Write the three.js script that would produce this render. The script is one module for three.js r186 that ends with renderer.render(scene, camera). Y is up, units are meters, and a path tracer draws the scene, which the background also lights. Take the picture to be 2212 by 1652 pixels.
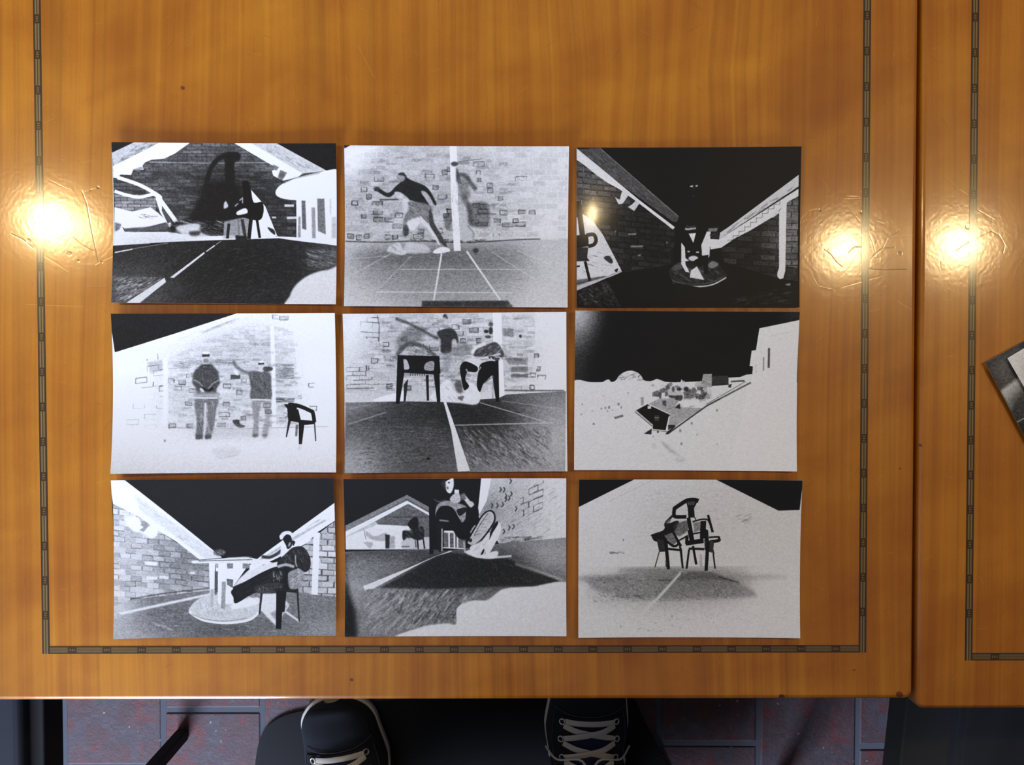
import * as THREE from 'three';
import { mergeGeometries, mergeVertices, toCreasedNormals } from 'three/addons/utils/BufferGeometryUtils.js';
import { RoundedBoxGeometry } from 'three/addons/geometries/RoundedBoxGeometry.js';
import { MarchingCubes } from 'three/addons/objects/MarchingCubes.js';
import { RectAreaLightUniformsLib } from 'three/addons/lights/RectAreaLightUniformsLib.js';

// ---------------------------------------------------------------- camera, light, exposure
const TABLE = 0.72, CAM_Y = 1.47, FOCAL = 2023, CX = 1106, CY = 826, TILT = 0.0251;
const scene = new THREE.Scene();
const camera = new THREE.PerspectiveCamera(2 * Math.atan(CY / FOCAL) * 180 / Math.PI, 2212 / 1652, 0.01, 60);
camera.position.set(0, CAM_Y, 0);
camera.up.set(0.0018, 0, -1);
camera.lookAt(0, CAM_Y - 1, TILT);
const renderer = new THREE.WebGLRenderer({ antialias: true });
renderer.toneMapping = THREE.LinearToneMapping;
renderer.toneMappingExposure = 1.05;
renderer.shadowMap.enabled = true;
RectAreaLightUniformsLib.init();
scene.background = new THREE.Color().setRGB(2.6, 3.1, 3.9);          // overcast daylight outside the window
const windowLight = new THREE.RectAreaLight(new THREE.Color().setRGB(0.68, 0.82, 1.13), 50, 1.75, 1.2);
windowLight.position.set(-1.325, 1.5, 2.72); windowLight.lookAt(-1.325, 1.5, 0);
windowLight.name = 'daylight_in_window'; scene.add(windowLight);
const addedFarFill = new THREE.RectAreaLight(new THREE.Color().setRGB(0.68, 0.82, 1.13), 6.5, 2.4, 0.6);
addedFarFill.position.set(0.1, 2.0, -2.52); addedFarFill.lookAt(0.1, 2.0, 0); addedFarFill.name = 'added_fill_in_far_window'; scene.add(addedFarFill);  // added cool fill for the right of the table, from an unseen window

// ---------------------------------------------------------------- small helpers
function rng(seed) { let s = seed | 0; return () => { s = (s + 0x6d2b79f5) | 0; let t = Math.imul(s ^ (s >>> 15), 1 | s); t = (t + Math.imul(t ^ (t >>> 7), 61 | t)) ^ t; return ((t ^ (t >>> 14)) >>> 0) / 4294967296; }; }
const hash = (x, y) => { let h = Math.imul(x, 374761393) ^ Math.imul(y, 668265263); h = Math.imul(h ^ (h >>> 13), 1274126177); return ((h ^ (h >>> 16)) >>> 0) / 4294967296; };
function noise(x, y) { const i = Math.floor(x), j = Math.floor(y), u = x - i, v = y - j, a = u * u * (3 - 2 * u), b = v * v * (3 - 2 * v);
  return (hash(i, j) * (1 - a) + hash(i + 1, j) * a) * (1 - b) + (hash(i, j + 1) * (1 - a) + hash(i + 1, j + 1) * a) * b; }
const fbm = (x, y) => noise(x, y) * 0.55 + noise(x * 2.1 + 7.3, y * 2.1 + 1.9) * 0.29 + noise(x * 4.3 + 3.1, y * 4.3 + 8.7) * 0.16;
const clamp = (v, a = 0, b = 1) => Math.min(b, Math.max(a, v)), mix = (a, b, t) => a + (b - a) * t, sstep = (a, b, v) => { const t = clamp((v - a) / (b - a)); return t * t * (3 - 2 * t); };
const taken = {};
const numbered = (n) => { const k = taken[n] = (taken[n] ?? -1) + 1; return k ? n + '_' + String(k).padStart(3, '0') : n; };
function place(o, name, parent = scene) { o.name = parent === scene ? numbered(name) : name; o.castShadow = o.receiveShadow = true; parent.add(o); return o; }
const mesh = (name, geo, mat, parent) => place(new THREE.Mesh(geo, mat), name, parent);
const group = (name, x = 0, y = 0, z = 0) => { const g = place(new THREE.Group(), name); g.position.set(x, y, z); return g; };
function tag(o, label, category, grp) { o.userData.label = label; o.userData.category = category; if (grp) o.userData.group = grp; return o; }
const struct = (o) => { o.userData.kind = 'structure'; return o; };
const shift = (g, x, y, z) => (g.translate(x, y, z), g);
const box = (w, h, d, x = 0, y = 0, z = 0) => shift(new THREE.BoxGeometry(w, h, d), x, y, z);
const rbox = (w, h, d, r, x = 0, y = 0, z = 0) => shift(new RoundedBoxGeometry(w, h, d, 2, r), x, y, z);
const std = (o) => new THREE.MeshStandardMaterial(o), phys = (o) => new THREE.MeshPhysicalMaterial(o);
const tube = (pts, r, n = 24, m = 8) => new THREE.TubeGeometry(new THREE.CatmullRomCurve3(pts.map((p) => new THREE.Vector3(...p))), n, r, m);
// a survey of the photograph: where the ray through a picture point meets the level plane at height h
function survey(px, py, h) {
  const v = new THREE.Vector3(px - CX, -(py - CY), -FOCAL).applyQuaternion(camera.quaternion);
  const t = (h - CAM_Y) / v.y;
  return [v.x * t, v.z * t];
}
function canvas(w, h) { const c = document.createElement('canvas'); c.width = w; c.height = h; return c; }
function texture(c, srgb = true) { const t = new THREE.CanvasTexture(c); if (srgb) t.colorSpace = THREE.SRGBColorSpace; t.magFilter = THREE.LinearFilter; t.anisotropy = 8; return t; }

// ---------------------------------------------------------------- room shell
const plaster = std({ color: new THREE.Color().setRGB(0.17, 0.14, 0.11), roughness: 0.95 });
const ceilingPaint = std({ color: new THREE.Color().setRGB(0.14, 0.125, 0.11), roughness: 0.95 });
const ROOM = { x0: -2.6, x1: 2.6, z0: -2.6, z1: 2.8, h: 2.5 };
struct(mesh('ceiling', box(5.5, 0.1, 5.7, 0, ROOM.h + 0.05, 0.1), ceilingPaint));
struct(mesh('wall_left', box(0.15, 2.5, 5.7, ROOM.x0 - 0.075, 1.25, 0.1), plaster));
struct(mesh('wall_right', box(0.15, 2.5, 5.7, ROOM.x1 + 0.075, 1.25, 0.1), plaster));
{ // far wall; its unseen high strip window is added as cool fill
  const z = ROOM.z0 - 0.075, x0 = -1.1, x1 = 1.3, y0 = 1.7, y1 = 2.3, fm = std({ color: '#e8e4da', roughness: 0.5 }), gm = phys({ color: '#ffffff', transmission: 1, thickness: 0, roughness: 0 });
  struct(mesh('wall_far', mergeGeometries([box(x0 + 2.6, 2.5, 0.15, (x0 - 2.6) / 2, 1.25, z), box(2.6 - x1, 2.5, 0.15, (x1 + 2.6) / 2, 1.25, z), box(2.4, y0, 0.15, 0.1, y0 / 2, z), box(2.4, 0.2, 0.15, 0.1, 2.4, z)]), plaster));
  const w = struct(place(new THREE.Group(), 'added_window_2'));
  mesh('window_frame', mergeGeometries([box(2.4, 0.05, 0.07, 0.1, y0 + 0.025, z), box(2.4, 0.05, 0.07, 0.1, y1 - 0.025, z), box(0.05, 0.6, 0.07, x0 + 0.025, 2, z), box(0.05, 0.6, 0.07, x1 - 0.025, 2, z)]), fm, w);
  mesh('pane', box(2.3, 0.5, 0.006, 0.1, 2, z), gm, w);
}
{ // wall with the window behind the photographer
  const z = ROOM.z1 + 0.075, x0 = -2.2, x1 = -0.45, y0 = 0.9, y1 = 2.1, xm = (x0 + x1) / 2, ym = (y0 + y1) / 2, w2 = x1 - x0, h2 = y1 - y0;
  struct(mesh('wall_near', mergeGeometries([box(x0 - ROOM.x0, 2.5, 0.15, (x0 + ROOM.x0) / 2, 1.25, z), box(ROOM.x1 - x1, 2.5, 0.15, (x1 + ROOM.x1) / 2, 1.25, z),
    box(w2, y0, 0.15, xm, y0 / 2, z), box(w2, 2.5 - y1, 0.15, xm, (y1 + 2.5) / 2, z)]), plaster));
  const w = struct(place(new THREE.Group(), 'window_1')), fm = std({ color: '#e8e4da', roughness: 0.5 }), gm = phys({ color: '#ffffff', transmission: 1, thickness: 0, roughness: 0 });
  mesh('window_frame', mergeGeometries([box(w2, 0.06, 0.07, xm, y0 + 0.03, z), box(w2, 0.06, 0.07, xm, y1 - 0.03, z), box(0.06, h2, 0.07, x0 + 0.03, ym, z), box(0.06, h2, 0.07, x1 - 0.03, ym, z), box(0.05, h2, 0.06, xm, ym, z)]), fm, w);
  for (const k of [-1, 1]) mesh('pane', box(w2 / 2 - 0.085, h2 - 0.12, 0.006, xm + k * (w2 / 4 - 0.0025), ym, z), gm, w);
  mesh('window_sill', box(w2 + 0.1, 0.03, 0.16, xm, y0 - 0.015, ROOM.z1 - 0.05), fm, w);
}
struct(mesh('ground_outside', box(14, 0.1, 10, 0, -0.15, 8), std({ color: '#77736c', roughness: 1 })));

// quarry tile floor: one mesh for each tile near the table, the rest joined
{
  const floor = struct(place(new THREE.Group(), 'floor'));
  const bump = canvas(512, 512), bc = bump.getContext('2d'), bi = bc.createImageData(512, 512);
  const maps = [];
  for (let v = 0; v < 3; v++) {
    const c = canvas(256, 256), cc = c.getContext('2d'), im = cc.createImageData(256, 256), R = rng(40 + v);
    for (let y = 0; y < 256; y++) for (let x = 0; x < 256; x++) {
      const a = fbm(x / 44 + v * 31, y / 44), b = fbm(x / 15 + 9, y / 15 + v * 17), n = hash(x + v * 999, y);
      const wear = sstep(0.5, 0.68, a) * 0.75 + sstep(0.6, 0.72, b) * 0.35, red = sstep(0.55, 0.75, fbm(x / 30 + 70, y / 30 + v * 5));
      const k = 0.84 + 0.3 * b + (n - 0.5) * 0.22, i = (y * 256 + x) * 4;
      im.data[i] = clamp(k * mix(mix(68, 86, red), 60, wear), 0, 255); im.data[i + 1] = clamp(k * mix(mix(42, 33, red), 51, wear), 0, 255); im.data[i + 2] = clamp(k * mix(mix(43, 30, red), 57, wear), 0, 255); im.data[i + 3] = 255;
    }
    cc.putImageData(im, 0, 0);
    for (let i = 0; i < 26; i++) { cc.fillStyle = i % 4 ? 'rgba(45,32,34,0.5)' : 'rgba(190,180,175,0.5)'; cc.beginPath(); cc.ellipse(R() * 256, R() * 256, 1 + R() * 3, 1 + R() * 2, R() * 3, 0, 7); cc.fill(); }
    maps.push(texture(c));
  }
  for (let y = 0; y < 512; y++) for (let x = 0; x < 512; x++) { const i = (y * 512 + x) * 4, g = 255 * (0.6 * fbm(x / 12, y / 12) + 0.4 * hash(x, y)); bi.data[i] = bi.data[i + 1] = bi.data[i + 2] = g; bi.data[i + 3] = 255; }
  bc.putImageData(bi, 0, 0);
  const bt = texture(bump, false);
  const mats = maps.map((m) => std({ map: m, bumpMap: bt, bumpScale: 0.0006, roughness: 0.7 }));
  mesh('mortar_bed', box(5.2, 0.1, 5.4, 0, -0.0515, 0.1), std({ color: '#44464d', roughness: 0.95, bumpMap: bt, bumpScale: 0.001 }), floor);
  const P = 0.1572, W = 0.1505, tileGeo = rbox(W, 0.02, W, 0.0035, 0, -0.01, 0);
  { const p = tileGeo.attributes.position, uv = tileGeo.attributes.uv; for (let i = 0; i < p.count; i++) uv.setXY(i, p.getX(i) / W + 0.5, p.getZ(i) / W + 0.5); }
  const col0 = survey(460, 1600, 0)[0], all = [];
  const offsets = { '0': 1533, '-1': 1655, '-2': 1525, '5': 1607, '6': 1702, '7': 1615, '1': 1575, '2': 1640, '3': 1570, '4': 1650 };
  for (let c = -13; c <= 19; c++) {
    const z0 = survey(1106, offsets[c] ?? 1540 + (((c * 37) % 100 + 100) % 100), 0)[1];
    for (let r = -20; r <= 14; r++) { const x = col0 + c * P, z = z0 + P / 2 + r * P; if (x > -2.52 && x < 2.52 && z > -2.5 && z < 2.7) all.push([x, z, Math.hypot(x, z - 0.55)]); }
  }
  all.sort((a, b) => a[2] - b[2]);
  const R = rng(5);
  all.slice(0, 290).forEach(([x, z]) => { const t = mesh('tile', tileGeo, mats[Math.floor(R() * 3)], floor); t.position.set(x, (R() - 0.5) * 0.0012, z); t.rotation.y = Math.floor(R() * 4) * Math.PI / 2 + (R() - 0.5) * 0.012; });
  const rest = all.slice(290), inst = new THREE.InstancedMesh(tileGeo, mats[0], rest.length), M = new THREE.Matrix4();
  rest.forEach(([x, z], i) => inst.setMatrixAt(i, M.makeTranslation(x, 0, z)));
  place(inst, 'tile_field', floor); inst.userData.kind = 'stuff';
}

// ---------------------------------------------------------------- cherry veneer
const WOOD = { x0: -0.46, z0: -0.36, w: 0.89, h: 0.656, W: 2048, H: 1509, S: 2300 };
const woodCanvas = canvas(WOOD.W, WOOD.H), woodBump = canvas(WOOD.W, WOOD.H);
{
  const c = woodCanvas.getContext('2d'), im = c.createImageData(WOOD.W, WOOD.H), b = woodBump.getContext('2d');
  for (let y = 0; y < WOOD.H; y++) {
    const zz = y / WOOD.S;
    for (let x = 0; x < WOOD.W; x++) {
      const other = x / WOOD.S + WOOD.x0 > 0.3245, u = x / WOOD.S + (other ? 0.9 : 0), z = zz + (other ? 3.3 : 0);
      const sway = (noise(u * 6 + 3, z * 2.2) - 0.5) * 0.02 + (noise(u * 14, z * 5 + 4) - 0.5) * 0.006;
      const dx = u - 0.585, dz = z - 0.13, heart = Math.exp(-(dx * dx) / 0.0042);          // a cathedral figure in the right half
      const s = u + sway - heart * dx * Math.min(1, Math.abs(dz) * 2.2) * 0.9;
      const bands = noise(s * 46, z * 1.6) * 0.3 + noise(s * 150 + 11, z * 1.8) * 0.45 + noise(s * 14 + 5, z * 1.4) * 0.42 + (noise(s * 430 + 3, z * 3) - 0.5) * 0.34 + (noise(s * 900 + 8, z * 5) - 0.5) * 0.2;
      const line = Math.pow(1 - Math.abs(2 * noise(s * 105 + 31, z * 1.3) - 1), 9) * sstep(0.3, 0.7, noise(s * 40 + 9, z * 3));
      const pore = hash(Math.floor(x / 1.0), Math.floor((y + 90 * hash(x, 7)) / 46));
      const wx = u + 0.02 * noise(u * 30 + 4, z * 30), wz = z + 0.35 * u + 0.03 * noise(u * 17, z * 17 + 6), mottle = fbm(wx * 11 + 2, wz * 22 + 5) * 0.6 + fbm(wx * 26 - z * 9, wz * 36 + 9) * 0.4;     // cross figure of the veneer
      let t = 0.5 + (bands - 0.585) * 0.75 + (mottle - 0.5) * 0.95;
      t = clamp(t, -0.1, 1.15);
      const dark = 1 - line * 0.09 - (pore > 0.97 ? 0.05 : 0) + (hash(x * 3 + 1, y) - 0.5) * 0.05;
      const i = (y * WOOD.W + x) * 4;
      im.data[i] = clamp(mix(148, 192, t) * dark, 0, 255); im.data[i + 1] = clamp(mix(80, 124, t) * dark, 0, 255); im.data[i + 2] = clamp(mix(12, 28, t) * dark, 0, 255); im.data[i + 3] = 255;
    }
  }
  c.putImageData(im, 0, 0);
  const im2 = b.createImageData(WOOD.W, WOOD.H);
  for (let y = 0; y < WOOD.H; y++) for (let x = 0; x < WOOD.W; x++) {
    const i = (y * WOOD.W + x) * 4, v = 150 + 10 * (noise(x / 1.6, y / 30) - 0.5) + 62 * (fbm(x / 13, y / 13) - 0.5) + 46 * (noise(x / 4.3 + 9, y / 4.3) - 0.5) + 5 * (hash(x, y) - 0.5);
    im2.data[i] = im2.data[i + 1] = im2.data[i + 2] = v; im2.data[i + 3] = 255;
  }
  b.putImageData(im2, 0, 0);
  // scratches, dents and chips in the varnish, where the photograph shows them
  const at = ([px, py]) => { const [x, z] = survey(px, py, TABLE); return [(x - WOOD.x0) * WOOD.S, (z - WOOD.z0) * WOOD.S]; };
  const stroke = (pts, w, color, bump) => { for (const [g, s] of [[c, color], [b, bump]]) { if (!s) continue; g.strokeStyle = s; g.lineWidth = w; g.lineCap = 'round'; g.lineJoin = 'round'; g.beginPath(); pts.map(at).forEach((p, k) => (k ? g.lineTo(...p) : g.moveTo(...p))); g.stroke(); } };
  const dk = 'rgba(88,44,12,0.8)', lt = 'rgba(226,172,92,0.5)', deep = 'rgba(30,30,30,0.75)', fine = 'rgba(60,60,60,0.7)';  // lt: pale scratches, the light they catch painted into their colour
  for (const p of [[[177, 412], [188, 440], [195, 480], [203, 520], [210, 552], [213, 566]], [[158, 512], [175, 528], [202, 543]], [[24, 505], [50, 518], [72, 536]], [[1780, 538], [1796, 551], [1808, 568], [1820, 577]], [[1888, 553], [1908, 536], [1920, 513], [1943, 498]],
    [[1908, 536], [1934, 535]], [[1834, 546], [1848, 533], [1884, 533]], [[2066, 543], [2092, 524], [2118, 512], [2143, 499], [2160, 508], [2172, 530], [2168, 546]], [[2032, 566], [2033, 580]], [[1870, 581], [1912, 584], [1960, 582]]]) stroke(p, 1.3, dk, deep);
  for (const p of [[[92, 552], [118, 566], [150, 588]], [[55, 657], [95, 659], [180, 662]], [[172, 420], [190, 412], [215, 405]], [[110, 391], [145, 408]], [[205, 572], [226, 561]], [[1830, 424], [1858, 425]], [[1826, 431], [1860, 429]], [[1858, 414], [1880, 409]],
    [[1828, 440], [1858, 478]], [[1876, 500], [1885, 520], [1893, 548]], [[1895, 514], [1950, 510], [1976, 508]], [[1940, 650], [1970, 668]], [[2044, 378], [2062, 400]], [[2074, 410], [2090, 420]], [[2110, 452], [2150, 475]], [[1880, 672], [1900, 667]], [[1760, 600], [1772, 622]],
    [[775, 100], [792, 135], [810, 168]], [[1820, 620], [1905, 596]], [[2050, 769], [2064, 769]], [[1750, 455], [1766, 452]]]) stroke(p, 0.9, lt, fine);
  for (const [px, py, r] of [[212, 405, 3], [196, 411, 2], [170, 563, 2.5], [220, 566, 2.5], [150, 548, 5], [62, 520, 4], [1772, 454, 2.5], [1862, 459, 3], [1945, 547, 5], [2092, 490, 5], [1690, 1505, 6], [1944, 1500, 7], [760, 1468, 3.5], [395, 190, 4], [1846, 1447, 2], [1990, 962, 3], [1945, 1012, 2]]) {
    const [x, y] = at([px, py]); c.fillStyle = dk; c.beginPath(); c.ellipse(x, y, r, r * 0.8, 0.4, 0, 7); c.fill(); b.fillStyle = deep; b.beginPath(); b.ellipse(x, y, r, r * 0.8, 0.4, 0, 7); b.fill();
  }
  const R = rng(77);
  for (let i = 0; i < 1300; i++) { // fine wear all over
    const px = 20 + R() * 2170, py = R() * 1480, l = 3 + R() * R() * 30, a = R() * 6.3; const [x, y] = at([px, py]);
    b.strokeStyle = R() < 0.5 ? 'rgba(235,235,235,0.5)' : 'rgba(60,60,60,0.5)'; b.lineWidth = 0.8 + R() * 0.8; b.beginPath(); b.moveTo(x, y); b.lineTo(x + Math.cos(a) * l, y + Math.sin(a) * l); b.stroke();
    if (i % 3 === 0) { c.strokeStyle = R() < 0.6 ? 'rgba(215,160,85,0.35)' : 'rgba(100,55,18,0.4)'; c.lineWidth = 0.9; c.beginPath(); c.moveTo(x, y); c.lineTo(x + Math.cos(a) * l, y + Math.sin(a) * l); c.stroke(); }
  }
}
const woodMap = texture(woodCanvas), woodRelief = texture(woodBump, false);
for (const t of [woodMap, woodRelief]) { t.wrapS = t.wrapT = THREE.MirroredRepeatWrapping; }
function veneer(offset) { // uv of the tops are metres (x, -z)
  const maps = [woodMap, woodRelief].map((t) => { const k = t.clone(); k.repeat.set(1 / WOOD.w, 1 / WOOD.h); k.offset.set(-(WOOD.x0 + offset) / WOOD.w, (WOOD.z0 + WOOD.h) / WOOD.h); return k; });
  return phys({ map: maps[0], bumpMap: maps[1], bumpScale: 0.000075, roughness: 0.14, clearcoat: 0.6, clearcoatRoughness: 0.38 });
}
const legWood = std({ color: '#3a2113', roughness: 0.5 });
const inlayMaterial = {};
{
  const mk = (w, h, draw) => { const c = canvas(w, h); draw(c.getContext('2d'), w, h); return phys({ map: texture(c), roughness: 0.14, clearcoat: 0.4, clearcoatRoughness: 0.33 }); };
  const base = (g, w, h, R) => { g.fillStyle = '#5e4a2b'; g.fillRect(0, 0, w, h); for (let i = 0; i < 500; i++) { g.fillStyle = R() < 0.5 ? 'rgba(60,44,24,0.25)' : 'rgba(150,124,82,0.22)'; g.fillRect(R() * w, R() * h, 6 + R() * 14, 1); } };
  // drawn along x, band width along y
  inlayMaterial.lined = mk(256, 64, (g, w, h) => { base(g, w, h, rng(1)); g.fillStyle = '#3b2a18'; g.fillRect(0, 0, w, 11); g.fillRect(0, 53, w, 11); g.fillStyle = '#4a3820'; g.fillRect(0, 28, w, 8); g.fillStyle = '#86734a'; g.fillRect(0, 18, w, 7); g.fillRect(0, 39, w, 7); });
  inlayMaterial.plain = mk(256, 64, (g, w, h) => { base(g, w, h, rng(2)); g.fillStyle = '#3b2a18'; g.fillRect(0, 0, w, 8); g.fillRect(0, 56, w, 8); g.fillStyle = 'rgba(128,106,66,0.4)'; g.fillRect(0, 15, w, 10); g.fillRect(0, 38, w, 10); });
  inlayMaterial.knot = mk(80, 64, (g, w, h) => { base(g, w, h, rng(3)); g.fillStyle = '#3b2a18'; g.fillRect(0, 0, w, 10); g.fillRect(0, 54, w, 10); g.strokeStyle = '#3a2a14'; g.lineWidth = 11;
    g.strokeRect(9, 14, 25, 36); g.strokeRect(46, 14, 25, 36); g.fillStyle = '#7d693f'; g.fillRect(36, 22, 8, 20); });
}
// a band of inlay from (xa, za) to (xb, zb): thin bars with a knotted block at every period
function inlayRun(parent, xa, za, xb, zb, first, mat, trim) {
  const len = Math.hypot(xb - xa, zb - za), dx = (xb - xa) / len, dz = (zb - za) / len, P = 0.0280, B = 0.0075, Wd = 0.0060, turn = Math.atan2(-dz, dx);
  const piece = (name, a, b, m) => { if (b - a < 0.0005) return; const g = box(b - a, 0.0006, Wd), o = mesh(name, g, m, parent); const p = g.attributes.position, uv = g.attributes.uv; for (let i = 0; i < p.count; i++) uv.setXY(i, p.getX(i) / (b - a) + 0.5, p.getZ(i) / Wd + 0.5);
    o.position.set(xa + dx * (a + b) / 2, TABLE - 0.00012, za + dz * (a + b) / 2); o.rotation.y = turn; };
  let a = trim ? Wd / 2 : -Wd / 2;
  for (let k = first; k < len - B; k += P) { piece('inlay_bar', a, k - B / 2, mat); piece('inlay_knot', k - B / 2, k + B / 2, inlayMaterial.knot); a = k + B / 2; }
  piece('inlay_bar', a, len + (trim ? -Wd / 2 : Wd / 2), mat);
}
function makeTable(label, x0, x1, z0, z1, offset, inset) {
  const t = tag(place(new THREE.Group(), 'wooden_table'), label, 'table');
  const r = 0.004, s = new THREE.Shape(), e = 0.0035, bev = 0.0035;
  const X0 = x0 + bev, X1 = x1 - bev, Y0 = -(z1 - bev), Y1 = -(z0 + bev);
  s.moveTo(X0 + e, Y0); s.lineTo(X1 - e, Y0); s.quadraticCurveTo(X1, Y0, X1, Y0 + e); s.lineTo(X1, Y1 - e); s.quadraticCurveTo(X1, Y1, X1 - e, Y1); s.lineTo(X0 + e, Y1); s.quadraticCurveTo(X0, Y1, X0, Y1 - e); s.lineTo(X0, Y0 + e); s.quadraticCurveTo(X0, Y0, X0 + e, Y0);
  let g = new THREE.ExtrudeGeometry(s, { depth: 0.028 - 2 * bev, bevelThickness: bev, bevelSize: bev, bevelSegments: 6, curveSegments: 6 });
  g.deleteAttribute('normal'); 
  { const p = g.attributes.position, uv = g.attributes.uv; for (let i = 0; i < p.count; i++) uv.setXY(i, p.getX(i), p.getY(i)); }
  g = toCreasedNormals(g, 0.6);
  { const p = g.attributes.position, n = g.attributes.normal; for (let i = 0; i < p.count; i += 3) { const z = p.getZ(i); if (Math.abs(z - p.getZ(i + 1)) + Math.abs(z - p.getZ(i + 2)) < 1e-6) for (let k = 0; k < 3; k++) n.setXYZ(i + k, 0, 0, z > 0.01 ? 1 : -1); } }   // the flat faces stay flat
  g.rotateX(-Math.PI / 2); g.translate(0, TABLE - 0.028 + bev, 0);
  mesh('tabletop', g, veneer(offset), t);
  const border = new THREE.Group(); place(border, 'inlay_border', t);
  const [a, b, c, d] = inset;
  inlayRun(border, a, d, b, d, 0.0212, inlayMaterial.plain, true); inlayRun(border, a, c, a, d, 0.0177, inlayMaterial.lined);
  inlayRun(border, b, c, b, d, 0.0162, inlayMaterial.lined); inlayRun(border, a, c, b, c, 0.0212, inlayMaterial.plain, true);
  const lx0 = x0 + 0.09, lx1 = x1 - 0.09, lz0 = z0 + 0.09, lz1 = z1 - 0.12, H = TABLE - 0.028;
  for (const [x, z] of [[lx0, lz0], [lx1, lz0], [lx0, lz1], [lx1, lz1]]) mesh('leg', rbox(0.055, H, 0.055, 0.004, x, H / 2, z), legWood, t);
  for (const z of [lz0, lz1]) mesh('apron', box(lx1 - lx0 - 0.055, 0.07, 0.022, (lx0 + lx1) / 2, H - 0.035, z), legWood, t);
  for (const x of [lx0, lx1]) mesh('apron', box(0.022, 0.07, lz1 - lz0 - 0.055, x, H - 0.035, (lz0 + lz1) / 2), legWood, t);
  return t;
}
{
  const [il] = survey(90.5, 775, TABLE), [ir] = survey(1867.5, 775, TABLE), [, ib] = survey(1106, 1402, TABLE), [, fr] = survey(1106, 1511, TABLE), [edge] = survey(1977.5, 826, TABLE);
  makeTable('cherry wood table with dark inlaid border carrying the nine photo prints', il - 0.056, edge, -0.86, fr, 0, [il, ir, -0.82, ib]);
  const [e2] = survey(1986, 826, TABLE), [il2] = survey(2099, 775, TABLE), [, ib2] = survey(2120, 1418, TABLE), [, fr2] = survey(2120, 1531, TABLE);
  makeTable('second cherry wood table butted against the right side of the first', e2, e2 + 0.74, -0.86, fr2, 0, [il2, il2 + 0.658, -0.82, ib2]);
}
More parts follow.
